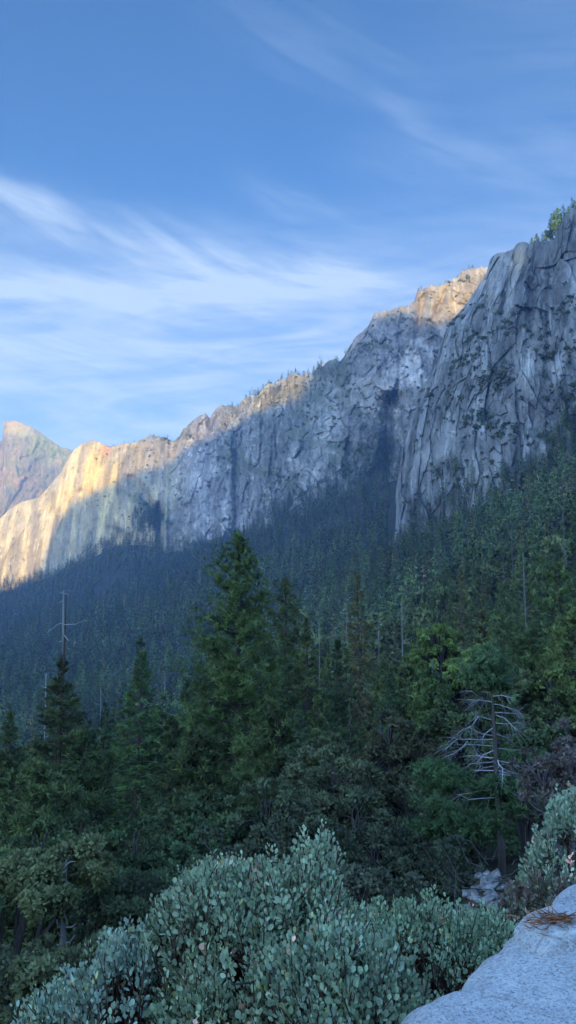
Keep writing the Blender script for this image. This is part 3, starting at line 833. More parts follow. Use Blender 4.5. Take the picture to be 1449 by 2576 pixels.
# ------------------------------------------------------------------ trees one can point to
FEAT = []                                               # columns kept clear in front of the portraits: (X0, X1, D)
f, h = top_h(595, 1350, 75)
tk, cr, _ = conifer(101, h, 5.4, .06, 'pine', 260, 20, 16, .55, .060, (.052, .078, .030), (.030, .044, .020))
make_tree('pine_tree', 'tallest green pine in the centre, its crown rising dark against the blue forest slope', 'pine tree', f, tk, cr)
FEAT.append((455, 705, 75))

f, h = top_h(722, 1468, 97)
tk, cr, _ = conifer(102, h, 5.2, .1, 'pine', 190, 13, 13, .62, .075, (.055, .080, .036), OLIVE)
make_tree('pine_tree', 'slightly shorter broad pine directly right of the tallest central pine', 'pine tree', f, tk, cr)

f, h = top_h(905, 1440, 140)
tk, cr, _ = conifer(103, h, 6.6, .1, 'fir', 230, 12, 6, .75, .15, (.085, .078, .036), (.095, .062, .034))
make_tree('fir_tree', 'brownish fir with a pointed top between the central pine and the pale bare pole', 'fir tree', f, tk, cr)

# the fir at the left with its dead spar
f, h = top_h(157, 1490, 70)
o, tr, cro = (None,) * 3
tk, cr, axis = conifer(104, h, 5.8, .08, 'fir', 240, 22, 8, .50, .085, (.048, .066, .030), (.060, .058, .030), gap=.10, tip=.20)
mb = MB()
o, tr, cro = make_tree('fir_tree', 'ragged brown green fir on the left with a bare dead top and pale curved arms', 'fir tree', f, tk, cr)
def zpt(zx, zy, D, dd=0.):                              # a point of the left enlargement, brought to the tree's own space
    return at(zx * .5, 1446.5 + zy * .5, D + dd) - f
spar = [(318, 85, .0), (318, 160, .0), (319, 260, .0), (319, 400, 0)]
mb.tube([zpt(a, b, 70, c) for a, b, c in spar], [.035, .07, .10, .13], 7, (.26, .25, .25))
for pl in [[(318, 92), (306, 90), (295, 91)], [(318, 96), (333, 94), (346, 101)], [(318, 86), (322, 80), (326, 76)], [(318, 132), (306, 134), (294, 141)], [(319, 245), (303, 243), (285, 252), (262, 272), (248, 290), (243, 305)],
           [(262, 272), (250, 276), (240, 290)], [(319, 251), (345, 250), (382, 248), (398, 240), (425, 228), (432, 222)], [(425, 228), (440, 232)], [(396, 347), (384, 338), (373, 329)], [(384, 338), (374, 345), (370, 360)], [(320, 300), (334, 318), (345, 330)], [(319, 330), (300, 338), (280, 330)]]:
    dd = random.uniform(-.9, .9); m = len(pl)
    mb.tube([zpt(a, b, 70, dd * k / m) for k, (a, b) in enumerate(pl)], np.linspace(.055, .022, m), 5, (.28, .27, .27), False)
tag(mb.build('dead_top', MAT['dead_wood'], o, True), 'bleached bare dead top with crooked arms')
FEAT.append((60, 260, 66))

f, h = top_h(355, 1640, 62)
tk, cr, _ = conifer(105, h, 4.7, .05, 'fir', 210, 14, 8, .45, .075, (.040, .070, .030), (.055, .080, .032))
make_tree('fir_tree', 'full green fir between the dead topped fir and the tallest central pine', 'fir tree', f, tk, cr)
FEAT.append((270, 450, 60))
f, h = top_h(350, 1600, 105)
tk, cr, _ = conifer(106, h, 4.6, .1, 'fir', 170, 12, 6, .62, .12, GREEN_BLUE, GREEN_FIR)
make_tree('fir_tree', 'hazy blue green fir peeking over the full green fir left of the central pine', 'fir tree', f, tk, cr)

f, h = top_h(1118, 1503, 84)
tk, cr = broadleaf(107, h, 4.5, 13.5, 230, 110, .33, (.082, .105, .036), (.062, .09, .034), .4)
make_tree('oak_tree', 'round crowned yellow green oak, the brightest tree on the right slope', 'oak tree', f, tk, cr, None, 0, 'leaves')
FEAT.append((1035, 1205, 80))
f, h = top_h(1030, 1625, 78)
tk, cr = broadleaf(108, h, 3.4, 9, 140, 110, .32, (.064, .080, .034), GREEN_OAK, .4)
make_tree('oak_tree', 'smaller olive oak below and left of the bright yellow green oak', 'oak tree', f, tk, cr, None, 0, 'leaves')
f, h = top_h(1216, 1542, 76)
tk, cr, _ = conifer(109, h, 1.25, .30, 'cedar', 90, 11, 8, .42, .10, (.055, .036, .014), (.040, .034, .014), gap=.15)
make_tree('fir_tree', 'narrow rust brown dying conifer just right of the bright yellow green oak', 'fir tree', f, tk, cr)
f, h = top_h(977, 1690, 62)
tk, cr, _ = conifer(110, h, 2.4, .05, 'fir', 120, 12, 7, .38, .07, (.045, .085, .052))
make_tree('fir_tree', 'young blue green fir with an open pointed crown beside the pale bare pole', 'fir tree', f, tk, cr)
f, h = top_h(880, 1765, 55)
tk, cr, _ = conifer(111, h, 2.3, .05, 'fir', 110, 12, 7, .36, .06, (.050, .078, .042), gap=.1)
make_tree('fir_tree', 'small thin young fir poking out of the dark oaks right of the central pines', 'fir tree', f, tk, cr)
for (X, Y, D, Rd, c, a, kind, lab, s) in [
    (1408, 1420, 92, 4.6, (.060, .084, .036), GREEN_PINE, 'pine', 'tall light green pine at the right edge, highest of the nearby pines there', 121),
    (1262, 1480, 110, 4.4, (.055, .080, .040), GREEN_PINE, 'pine', 'soft green pine standing between the brown dying conifer and the right edge pines', 122),
    (1440, 1560, 64, 4.2, (.058, .082, .036), OLIVE, 'pine', 'pale green bushy pine cut off by the right edge of the picture', 123),
    (1340, 1590, 70, 3.8, (.050, .072, .032), GREEN_FIR, 'pine', 'dark green pine right behind the bare snag', 124),
    (1160, 1420, 165, 5.0, (.062, .060, .034), BROWN, 'fir', 'brownish fir above the bright yellow green oak', 125),
    (770, 1560, 82, 4.0, (.060, .075, .034), OLIVE, 'fir', 'olive fir at the right flank of the two central pines', 126),
    (470, 1705, 88, 3.8, GREEN_FIR, GREEN_BLUE, 'fir', 'dark fir tucked against the left flank of the tallest central pine', 127),
    (845, 1610, 90, 3.8, GREEN_FIR, GREEN_PINE, 'fir', 'dark green fir below the brownish pointed fir', 128),
    (40, 1790, 75, 3.8, GREEN_FIR, OLIVE, 'fir', 'dark fir at the left edge beside the dead topped fir', 129),
    (18, 1890, 50, 3.4, (.048, .066, .030), GREEN_FIR, 'fir', 'full olive fir at the left edge in front of the dark fir there', 131),
    (105, 1935, 45, 3.0, (.044, .064, .030), GREEN_FIR, 'pine', 'soft olive pine at the foot of the dead topped fir', 132),
    (222, 1850, 52, 3.0, (.046, .068, .032), GREEN_FIR, 'pine', 'green pine filling the gap between the dead topped fir and the full green fir', 133),
    (432, 1800, 53, 3.0, (.044, .066, .030), OLIVE, 'fir', 'fir between the full green fir and the tallest central pine', 134),
    (505, 1850, 47, 2.8, (.042, .064, .032), OLIVE, 'pine', 'lower pine leaning on the left skirt of the tallest central pine', 135),
    (700, 1770, 58, 3.4, (.050, .072, .034), OLIVE, 'pine', 'olive pine in front of the broad pine right of the tallest central pine', 136),
    (795, 1760, 60, 3.2, (.046, .066, .032), OLIVE, 'fir', 'dull green fir in front of the olive fir right of the central pines', 137),
    (1075, 1690, 66, 3.0, (.050, .074, .034), OLIVE, 'pine', 'green pine at the foot of the bright yellow green oak', 138)]:
    f, h = top_h(X, Y, D)
    tk, cr, _ = conifer(s, h, Rd, .08, kind, 150, 16 if kind == 'fir' else 16, 7 if kind == 'fir' else 12, .52, .095 if kind == 'fir' else .072, c, a)
    make_tree('fir_tree' if kind == 'fir' else 'pine_tree', lab, 'fir tree' if kind == 'fir' else 'pine tree', f, tk, cr)

# bare poles
def pole(X, Y0, Y1, D, r, lab, col=(.20, .195, .19), arms=0, seed=0, lean=0.):
    rng = np.random.default_rng(seed); f, h = top_h(X, Y0, D)
    o = thing('dead_tree', f, lab, 'dead tree')
    mb = MB(); z = np.linspace(-.5, h, 8)
    ax = np.stack([np.sin(z * .5) * .04 + lean * (h - z), np.sin(z * .4 + 1) * .04, z], -1)
    mb.tube(ax, np.linspace(r, r * .25, 8), 6, col); mb.build('trunk', MAT['dead_wood'], o, True)
    if arms:
        for k in range(arms):
            mb = MB()
            zz = h * rng.uniform(.62, .99); a = rng.uniform(0, 6.28); L = rng.uniform(.5, 2.0) * D / 110
            b = np.array([np.interp(zz, z, ax[:, 0]), np.interp(zz, z, ax[:, 1]), zz]); e = np.array([math.cos(a), math.sin(a), rng.uniform(-.3, .7)])
            mb.tube([b, b + e * L * .5 + (0, 0, .06 * L), b + e * L + (0, 0, .25 * L)], [r * .3, r * .2, r * .08], 4, col, False)
            mb.build('branch', MAT['dead_wood'], o, True)
    return o
pole(1012, 1512, 1780, 105, .17, 'tall thin pale bare pole of a dead tree in the middle of the right slope', arms=3, seed=1)
pole(1324, 1392, 1600, 150, .26, 'grey snag with forked twigs high on the right slope', (.17, .16, .16), 16, 2)
pole(803, 1560, 1700, 120, .13, 'thin pale dead stem right of the two central pines', seed=3)
pole(873, 1490, 1620, 135, .13, 'short pale dead stem in front of the brownish pointed fir', seed=4)
pole(952, 1560, 1640, 130, .12, 'short pale dead stem between the brownish fir and the bare pole', seed=5)
pole(417, 1690, 1780, 95, .12, 'pale slender dead stem left of the tallest central pine', arms=3, seed=6)
pole(258, 1725, 1930, 80, .13, 'pale leaning dead stem between the dead topped fir and the full green fir', arms=5, seed=7, lean=.01)
pole(121, 1694, 1800, 78, .11, 'short white broken stem left of the dead topped fir', (.34, .34, .34), 3, 8)
pole(1086, 1670, 1760, 66, .10, 'short leaning pale dead stem below the bright yellow green oak', seed=9, lean=-.03)
pole(1296, 1285, 1400, 300, .2, 'distant thin dead spire on the upper right slope', (.12, .12, .12), 6, 10)
pole(1430, 1272, 1400, 260, .2, 'distant grey dead tree at the upper right edge of the forest', (.13, .12, .12), 12, 11)

# the big snag at the right, live at its top and skirts
DS = 34.
f, h = top_h(1242, 1640, DS)
o = thing('dead_tree', f, 'nearly dead conifer with long bare grey branches and a green tuft on top, at right', 'dead tree')
def rp(zx, zy, dd=0.):
    return at(724.5 + zx * .5, 1446.5 + zy * .5, DS + dd) - f
tr_pts = [(1018, 420), (1018, 500), (1026, 580), (1032, 700), (1040, 820), (1045, 940), (1046, 1010), (1055, 1120), (1068, 1260), (1072, 1330)]
tz = [rp(a, b) for a, b in tr_pts]; tz.append(np.array([tz[-1][0], 0, -.5]))
mb = MB(); mb.tube(tz, [.012, .025, .045, .062, .080, .092, .098, .11, .125, .14, .16], 9, (.085, .07, .062)); mb.build('trunk', MAT['dead_wood'], o, True)
LIMB = [[(1020, 592), (960, 586), (890, 583)], [(1030, 640), (965, 629), (905, 628)], [(965, 629), (935, 640), (925, 662)], [(1030, 730), (985, 718), (958, 712), (950, 708)], [(958, 712), (925, 760), (890, 775)],
        [(1033, 808), (985, 802), (950, 788), (915, 768), (880, 778), (850, 802)], [(1036, 828), (950, 828), (850, 826), (820, 850), (790, 880)], [(850, 826), (838, 815)], [(905, 835), (870, 875), (830, 900), (800, 912)], [(1035, 862), (960, 855), (900, 852), (860, 880)],
        [(1036, 920), (1000, 918), (970, 915), (962, 908), (905, 910)], [(1040, 940), (980, 945), (920, 950), (880, 975), (860, 992)], [(1040, 985), (975, 983), (915, 988), (890, 1010), (872, 1035)], [(1035, 962), (985, 970), (940, 985)], [(1045, 1040), (990, 1050), (930, 1068), (890, 1050)],
        [(1050, 1120), (980, 1124), (910, 1130), (865, 1106), (800, 1150), (752, 1192)], [(1040, 1100), (960, 1160), (905, 1222)], [(1012, 1130), (1000, 1180), (985, 1232)], [(1048, 1075), (970, 1085), (900, 1100), (850, 1105)], [(1060, 1170), (1090, 1210), (1105, 1260)],
        [(1035, 650), (1065, 653), (1100, 665), (1150, 680), (1185, 712)], [(1040, 692), (1100, 694), (1172, 700)], [(1045, 745), (1100, 750), (1150, 742), (1195, 752)], [(1045, 705), (1090, 720), (1135, 765), (1150, 780)], [(1060, 872), (1130, 880), (1200, 885), (1232, 900)],
        [(1060, 935), (1110, 945), (1162, 966)], [(1052, 925), (1062, 955), (1080, 972), (1080, 1032)], [(1080, 972), (1120, 990), (1155, 1005)], [(1060, 1000), (1150, 1015), (1250, 1040)], [(1022, 545), (1050, 520), (1068, 482)], [(1022, 530), (1005, 500), (985, 470)], [(1036, 548), (1080, 540), (1112, 528)],
        [(1040, 800), (1090, 815), (1140, 850)], [(1030, 770), (990, 800), (975, 830)], [(1046, 980), (1110, 1000), (1170, 1050), (1220, 1060)], [(1050, 1060), (1120, 1090), (1180, 1140)], [(1040, 880), (985, 905), (950, 940)], [(1030, 610), (1075, 605), (1130, 620)]]
rng = np.random.default_rng(77)
for k, pl in enumerate(LIMB):
    mb = MB(); dd = rng.uniform(-1.4, 1.4); m = len(pl)
    white = .22 + .18 * rng.random() if k not in (26, 10) else .5
    pts = np.array([rp(a, b, dd * (q + .0) / max(1, m - 1)) for q, (a, b) in enumerate(pl)])
    r0 = .024 if m > 2 else .014
    mb.tube(pts, np.linspace(r0, .010, m), 5, (white, white * .97, white * .95), False)
    for q in range(15):                                  # bare twigs
        s = rng.uniform(.25, 1.) * (m - 1); i = min(int(s), m - 2); b = pts[i] + (pts[i + 1] - pts[i]) * (s - i)
        e = norm(norm(pts[-1] - pts[0]) * .8 + rng.normal(0, .55, 3) + np.array([0, 0, -.15])); L = rng.uniform(.2, .9)
        mb.tube([b, b + e * L * .5, b + e * L + (0, 0, -.05 * L)], [.008, .006, .003], 3, (white * .7,) * 3, False)
    mb.build('branch', MAT['dead_wood'], o)
def soft_bough(cen, n, spread, col, seed, name='bough', nb=26, bl=.20, bw=.035):
    rng = np.random.default_rng(seed); c0 = np.array(cen)
    q = c0 + rng.normal(0, 1, (n, 3)) * np.array(spread)
    J = np.repeat(np.arange(n), nb); d = norm(rng.normal(size=(len(J), 3)) + np.array([0, 0, .25]) + norm(q - c0)[J] * .8)
    tone = (1 + .28 * rng.normal(size=n)).clip(.5, 1.6)
    nn = np.repeat(norm(norm(q - c0)[J] + np.array([0, 0, .5]) + .3 * d), 4, 0)
    return (*blades(rng, q[J] + rng.normal(0, .03, (len(J), 3)), d, bl * rng.uniform(.6, 1.2, len(J)), bw, hues(rng, len(J), col, .2) * tone[J][:, None]), nn)
def many(parts):
    n = 0; out = [[] for _ in parts[0]]
    for q in parts:
        for k, w in enumerate(q): out[k].append(w + n if k == 1 else w)
        n += len(q[0])
    return tuple(np.concatenate(w) for w in out)
top_tuft = many([soft_bough(rp(1000 + dx, 400 + dy, dd), 60, (.22, .24, .16), (.060, .105, .062), 300 + k)
                 for k, (dx, dy, dd) in enumerate([(5, -10, 0), (-35, 40, .3), (40, 30, -.3), (-10, 70, 0), (55, 90, .4), (-65, 95, .2), (20, 120, -.3), (-40, 140, .5), (70, 130, .1)])])
build('top_tuft', top_tuft[0], top_tuft[1], MAT['needles'], o, top_tuft[2], False, top_tuft[3])
skirt = many([soft_bough(rp(zx, zy, dd), 42, (.36, .4, .13), (.032, .060, .032), 340 + k)
              for k, (zx, zy, dd) in enumerate([(1120, 1060, -.4), (1050, 1060, .3), (1000, 1055, .2), (1180, 1050, .5), (1130, 1110, .6), (1200, 1100, 0), (1230, 1140, .2), (1160, 1150, -.3), (1090, 1100, .8), (1000, 1090, .9),
                                               (1200, 930, .6), (1235, 915, .4), (1130, 900, .8), (960, 1140, .9), (1010, 1180, 1.), (1240, 1180, .3)])])
build('skirt', skirt[0], skirt[1], MAT['needles'], o, skirt[2], False, skirt[3])
FEAT.append((1120, 1340, 33))
# the bright soft boughs left of it belong to two young pines in front of the dark gap
for k, (bl_, lab) in enumerate([([(730, 960), (770, 985), (700, 1000), (790, 1020), (740, 1040), (815, 1000), (830, 1050)], 'bright green young conifer left of the bare snag, upper one'),
                                ([(760, 1170), (735, 1140), (790, 1250), (850, 1250), (900, 1260), (700, 1260), (640, 1265), (830, 1290), (950, 1240), (1000, 1260), (880, 1310), (960, 1290), (1010, 1230), (780, 1310)], 'bright green low conifer at the foot of the bare snag')]):
    X0 = 724.5 + .5 * np.mean([a for a, b in bl_]); fd = DS - 1.5 - 1.5 * k
    f2 = foot(X0, fd); o2 = thing('pine_tree', f2, lab, 'pine tree')
    mb = MB(); ps = [at(724.5 + .5 * a, 1446.5 + .5 * b, fd + random.uniform(-.4, .4)) - f2 for a, b in bl_]
    ztop = max(p[2] for p in ps)
    mb.tube([(0, 0, -.4), (.02, 0, ztop * .5), (.05, 0, ztop)], [.07, .05, .02], 6, (.08, .06, .05))
    for p in ps: mb.tube([(.02, 0, p[2] - .25), (p[0] * .5, p[1] * .5, p[2] - .12), p], [.025, .016, .006], 4, (.09, .07, .055), False)
    mb.build('trunk', MAT['bark'], o2, True)
    c = many([soft_bough(p, 46, (.34, .34, .14), (.038, .068, .034), 400 + 20 * k + i) for i, p in enumerate(ps)])
    build('crown', c[0], c[1], MAT['needles'], o2, c[2], False, c[3])

# dark oaks and brush in the middle ground
OAKS = [(875, 1850, 40, 4.2, 6.5, (.036, .044, .028), 'dark grey green oak in the middle below the young firs'),
        (985, 1860, 37, 3.8, 6.5, (.030, .036, .024), 'very dark oak left of the bare snag'),
        (1040, 1770, 48, 4.2, 7, (.040, .042, .028), 'dark brownish oak below the pale leaning stem'),
        (745, 1905, 38, 3.6, 6.5, (.036, .048, .032), 'dark oak below the two central pines'),
        (650, 2010, 30, 3.0, 5.5, (.034, .044, .032), 'dark low oak behind the tallest manzanita tip on its left'),
        (880, 2010, 27, 2.9, 5, (.026, .033, .024), 'nearly black oak in the dark hollow above the manzanita'),
        (985, 2040, 25, 2.5, 4.5, (.022, .028, .020), 'nearly black round oak left of the bright low conifer'),
        (870, 2130, 18, 1.3, 2.2, (.038, .045, .038), 'small dull bush directly right of the tallest manzanita tip'),
        (520, 1960, 40, 3.2, 6, (.034, .054, .028), 'green oak at the foot of the tallest central pine on its left'),
        (400, 2020, 36, 3.0, 6, (.032, .054, .028), 'green oak below the full green fir'),
        (250, 2010, 44, 3.4, 7, (.034, .050, .026), 'green oak below the ragged brown green fir'),
        (80, 2060, 30, 2.8, 5, (.042, .062, .030), 'round olive green oak low at the left edge'),
        (470, 2120, 24, 2.2, 4.2, (.026, .042, .024), 'dark green brush just above the left shoulder of the manzanita'),
        (330, 2170, 23, 2.2, 4.2, (.024, .034, .022), 'dark brush between the small pale limbed oak and the manzanita'),
        (20, 2330, 13, 1.3, 2.2, (.036, .044, .032), 'dull brush in the lower left corner'),
        (250, 2330, 12, 1.0, 1.6, (.042, .050, .030), 'dull low brush behind the small left manzanita'),
        (1390, 1700, 52, 3.6, 8, (.046, .058, .030), 'dark green oak at the right edge under the light green pines'),
        (1300, 1760, 44, 3.2, 7, (.034, .048, .026), 'dark green oak right behind the trunk of the bare snag'),
        (1175, 1690, 50, 3.4, 7, (.040, .056, .030), 'dull green oak left of the top of the bare snag')]
for k, (X, Y, D, Rd, Hc, c, lab) in enumerate(OAKS):
    f, h = top_h(X, Y, D)
    tk, cr = broadleaf(200 + k, h, Rd, min(Hc, h * .9), 120, 120, .0042 * D + .035, c, tuple(x * 1.35 for x in c), .3)
    make_tree('oak_tree', lab, 'oak tree' if D > 20 else 'shrub', f, tk, cr, None, 0, 'leaves')

# the twiggy purple grey tree at the right edge
f, h = top_h(1432, 1795, 27)
tk, cr = broadleaf(240, h, 2.1, h * .85, 130, 70, .13, (.075, .062, .075), (.055, .045, .05), .4, bark=(.12, .10, .11))
make_tree('oak_tree', 'purple grey twiggy tree with few leaves at the right edge above the manzanita', 'oak tree', f, tk, cr, None, 0, 'leaves')

# the small oak with pale curved limbs at the lower left
DO = 21.
f, h = top_h(165, 2105, DO)
tk, cr = broadleaf(241, h, 1.75, h * .45, 80, 110, .13, (.050, .062, .034), (.065, .075, .045), .3)
mb = MB()
def lp(zx, zy, dd=0.): return at(zx * .795, 3200 * .6289 + zy * .795 * .0 + zy * .5, DO + dd) - f
def l2(zx, zy, dd=0.):                                  # enlargement of the lower left
    return at(zx * .5, 2012.6 + zy * .5, DO + dd) - f
mb.tube([(0, 0, -.4), l2(322, 900), l2(318, 720), l2(325, 500), l2(335, 300)], [.10, .09, .075, .05, .02], 7, (.10, .095, .095))
for pl in [[(325, 395), (305, 375), (308, 350)], [(322, 500), (295, 498), (284, 480), (288, 465)], [(322, 470), (350, 478), (385, 470)], [(322, 560), (345, 545), (358, 510)], [(320, 640), (295, 640), (284, 600), (292, 540)], [(320, 640), (360, 640), (388, 620)],
           [(318, 720), (290, 730), (255, 715), (240, 690)], [(318, 720), (350, 715), (378, 680)], [(320, 760), (280, 765), (258, 742)], [(320, 745), (345, 760), (380, 735)], [(325, 430), (345, 440), (372, 430)], [(318, 670), (305, 690), (290, 665)], [(330, 340), (300, 352), (262, 350)], [(330, 330), (355, 310), (380, 310)]]:
    m = len(pl); dd = random.uniform(-.6, .6)
    mb.tube([l2(a, b, dd * q / m) for q, (a, b) in enumerate(pl)], np.linspace(.028, .010, m), 5, (.19, .19, .19), False)
o = thing('oak_tree', f, 'small sparse oak with pale upcurved bare limbs at the lower left', 'oak tree')
mb.build('trunk', MAT['dead_wood'], o, True); build('crown', cr[0], cr[1], MAT['leaves'], o, cr[2], False, cr[3])
FEAT.append((110, 240, 20))

# ------------------------------------------------------------------ the forest on the slopes
def base_depth(X):
    d = np.interp(X, [p[0] for p in DEP_B], [p[1] for p in DEP_B])
    dc = np.where(X > 990, np.interp(X, [p[0] for p in DEP_C], [p[1] for p in DEP_C]), 1e9)
    return np.minimum(d, dc + 40) + 25
rng = np.random.default_rng(5)
cand = []
D = 52.
while D < 2750:
    step = 6.2 + D * .0048
    n = int(1.15 * 1.24 * .675 * D / step) + 1
    X = rng.uniform(-160, 1610, n); d = D + rng.uniform(-.5, .5, n) * step * 1.1
    cand.append(np.stack([X, d], -1)); D += step * .86
cand = np.concatenate(cand)
X, D = cand[:, 0], cand[:, 1]
p = at(X, 1600, D); px_, py_ = p[:, 0], D
z = zg(px_, py_)
clump = fbm(np.stack([px_ / 120, py_ / 120, px_ * 0], -1), 3, 33)
keep = (D < base_depth(X)) & (rng.random(len(D)) < np.clip(.82 + .7 * clump, .5, 1))
# an open talus patch low on the far left slope
row_of = lambda x, y, z_: .5 * H - H / (2 * TV) * np.tan(np.arctan2(z_, y) - PITCH)
hgt = rng.uniform(18, 32, len(D)) * (1 + .2 * clump) * np.where(D < 400, 1.12, 1. + .16 * sstep(1100, 1900, D)) * np.where(rng.random(len(D)) < .3, .6, 1) * np.where(rng.random(len(D)) < .12, 1.3, 1)
rows = row_of(px_, py_, z)
talus = (np.abs((X - 268) + (rows - 1478) * .9) < 17) & (np.abs(rows - 1478) < 34) & (D > 1500)
keep &= ~talus
keep &= ~((X > 983) & (X < 994) & (D > 930))          # the dark trench under the massif
# nearer trees stay below the line the photograph shows
lim = np.interp(X, [-160, 0, 70, 160, 250, 300, 400, 460, 560, 640, 760, 820, 870, 940, 1000, 1060, 1130, 1210, 1300, 1449, 1610],
                [1760, 1700, 1790, 1790, 1790, 1700, 1720, 1660, 1600, 1600, 1600, 1640, 1600, 1560, 1640, 1620, 1600, 1620, 1540, 1500, 1450])
lim = lim - np.clip((D - 90) / 120, 0, 1) * 150
top_z = at(X, lim, D)[:, 2]
near = D < 210
hgt = np.where(near, np.minimum(hgt, (top_z - z) * rng.uniform(.72, 1, len(D))), hgt)
keep &= hgt > np.where(near, 5., 3.)
for x0, x1_, dd in FEAT:
    keep &= ~((X > x0 - 8) & (X < x1_ + 8) & (D < dd + 2))
X, D, px_, py_, z, hgt, clump = [q[keep] for q in (X, D, px_, py_, z, hgt, clump)]
print('forest trees', len(D))
order = np.argsort(-(hgt / D) * ((X > -20) & (X < 1470)))
N_OWN = 235
own = order[:N_OWN]; rest = order[N_OWN:]; rest = rest[D[rest] > 165]

# individual trees: five conifer kinds and one oak, copied
PROTO = {}
def proto(key, trunk, crown, mat='needles'):
    PROTO[key] = (trunk.mesh('trunk', True), mesh_of('crown', crown[0], crown[1], crown[2], False, crown[3]), mat)
KINDS_ = [('fir', 'fir_tree', 'fir tree', 501, 22, 4.2, .06, 'fir', 120, 14, 5, .62, .14, GREEN_FIR, GREEN_BLUE, 0.),
          ('fir_b', 'fir_tree', 'fir tree', 502, 24, 3.9, .10, 'fir', 115, 14, 5, .62, .14, GREEN_BLUE, GREEN_FIR, .1),
          ('pine', 'pine_tree', 'pine tree', 503, 25, 4.6, .10, 'pine', 100, 13, 9, .62, .09, (.055, .080, .034), OLIVE, 0.),
          ('pine_b', 'pine_tree', 'pine tree', 504, 24, 4.4, .12, 'pine', 95, 13, 9, .62, .09, (.062, .082, .036), GREEN_PINE, .1),
          ('brown', 'fir_tree', 'fir tree', 505, 23, 3.9, .10, 'fir', 110, 12, 5, .62, .13, (.075, .065, .036), (.085, .058, .034), .12),
          ('cedar', 'cedar_tree', 'cedar tree', 506, 23, 4.4, .08, 'cedar', 120, 13, 5, .60, .15, (.048, .074, .032), OLIVE, .05)]
INFO = {}
for (key, nm, cat, s, Ht, Rd, cb, kind, nbr, nsp, nbl, bl, bw, c, a, gap) in KINDS_:
    tk, cr, _ = conifer(s, Ht, Rd, cb, kind, nbr, nsp, nbl, bl, bw, c, a, gap)
    proto(key, tk, cr); INFO[key] = (nm, cat, Ht)
tk, cr = broadleaf(507, 14, 4.2, 10, 85, 75, .42, (.060, .080, .034), (.08, .10, .036), .3); proto('oak', tk, cr, 'leaves'); INFO['oak'] = ('oak_tree', 'oak tree', 14)
tk, cr = broadleaf(508, 13, 4.0, 9, 85, 75, .42, (.044, .058, .032), GREEN_OAK, .3); proto('oak_b', tk, cr, 'leaves'); INFO['oak_b'] = ('oak_tree', 'oak tree', 13)
FIRST = {}
def plant(key, loc, ht, wide, rz, label, group):
    nm, cat, Hp = INFO[key]; tm, cm, mat = PROTO[key]; k = ht / Hp
    if key not in FIRST:
        o = thing(nm, loc, label, cat, group, rz, (wide, wide, k))
        FIRST[key] = (o, put('trunk', tm, MAT['bark'], o), put('crown', cm, MAT[mat], o)); return o
    src = FIRST[key]; o = src[0].copy(); COL.objects.link(o)
    o.location = loc; o.rotation_euler = (0, 0, rz); o.scale = (wide, wide, k); o['label'] = label; o['group'] = group
    for s in src[1:]:
        c = s.copy(); COL.objects.link(c); c.parent = o
    return o
WORD = {'fir': 'dark green fir', 'fir_b': 'blue green fir', 'pine': 'green pine', 'pine_b': 'olive green pine', 'brown': 'brownish fir', 'cedar': 'ragged green cedar', 'oak': 'olive oak', 'oak_b': 'dark oak'}
def zone_of(x):
    if x < 330: return 'in the forest on the left side below the sunlit dome'
    if x < 760: return 'in the forest around the tallest central pine'
    if x < 1080: return 'in the forest between the central pines and the yellow green oak'
    return 'on the right slope below the shaded grey cliff'
for i in own:
    r = rng.random(); low = hgt[i] < 12
    if X[i] > 900: key = 'oak' if r < (.5 if low else .14) else 'oak_b' if r < (.7 if low else .18) else ['pine', 'pine_b', 'cedar', 'fir', 'brown', 'fir_b'][int(rng.choice(6, p=[.25, .22, .2, .15, .1, .08]))]
    else: key = 'oak_b' if r < (.45 if low else .05) else ['fir', 'fir_b', 'pine', 'cedar', 'brown', 'pine_b'][int(rng.choice(6, p=[.3, .15, .2, .2, .1, .05]))]
    zn = zone_of(X[i])
    wide = np.clip(hgt[i] / INFO[key][2], .55, 1.25) * rng.uniform(.85, 1.15)
    plant(key, (px_[i], py_[i], z[i]), hgt[i], wide, rng.uniform(0, 6.28), WORD[key] + ' ' + zn, WORD[key] + 's ' + zn)

# the rest as one mass, coarser with distance
def stock(lod, n):
    out = []
    for k in range(n):
        c = [GREEN_FIR, GREEN_BLUE, (.055, .080, .034), (.050, .070, .040), (.068, .066, .040), (.042, .066, .030)][k % 6]
        kd = ['fir', 'fir', 'pine', 'cedar', 'fir', 'pine'][k % 6]
        if lod == 1: _, cr, _ = conifer(600 + k, 24, 4.7, .12, kd, 70, 8 if kd != 'pine' else 6, 2 if kd != 'pine' else 4, 1.15, .50, c, None, .05, 2)
        elif lod == 2: _, cr, _ = conifer(640 + k, 24, 4.8, .12, kd, 46, 4, 1 if kd != 'pine' else 2, 1.7, .85 if kd != 'pine' else .7, c, None, .05, 2)
        else: _, cr, _ = conifer(680 + k, 24, 5.0, .10, kd, 30, 2, 1, 2.4, 1.5, c, None, .0, 2)
        if lod == 1 and k % 4 == 3: _, cr = broadleaf(600 + k, 24, 6.5, 17, 60, 14, 1.5, (.056, .072, .034), None, .2, 2)
        # a thin trunk of two crossing slivers
        tv = np.array([(-.22, 0, 0), (.22, 0, 0), (0, 0, 21.), (0, -.22, 0), (0, .22, 0), (0, 0, 21.)]); tf = np.array([(0, 1, 2), (3, 4, 5)])
        V = np.concatenate([cr[0], tv]); F = np.concatenate([cr[1], tf + len(cr[0])]); Cc = np.concatenate([cr[2] * .55 + .45 * cr[2].mean(0), np.full((6, 3), (.075, .062, .06))]); Nn = np.concatenate([cr[3], np.tile(np.array([[0, -1., 0]]), (6, 1))])
        out.append((V, F, Cc, Nn))
    return out
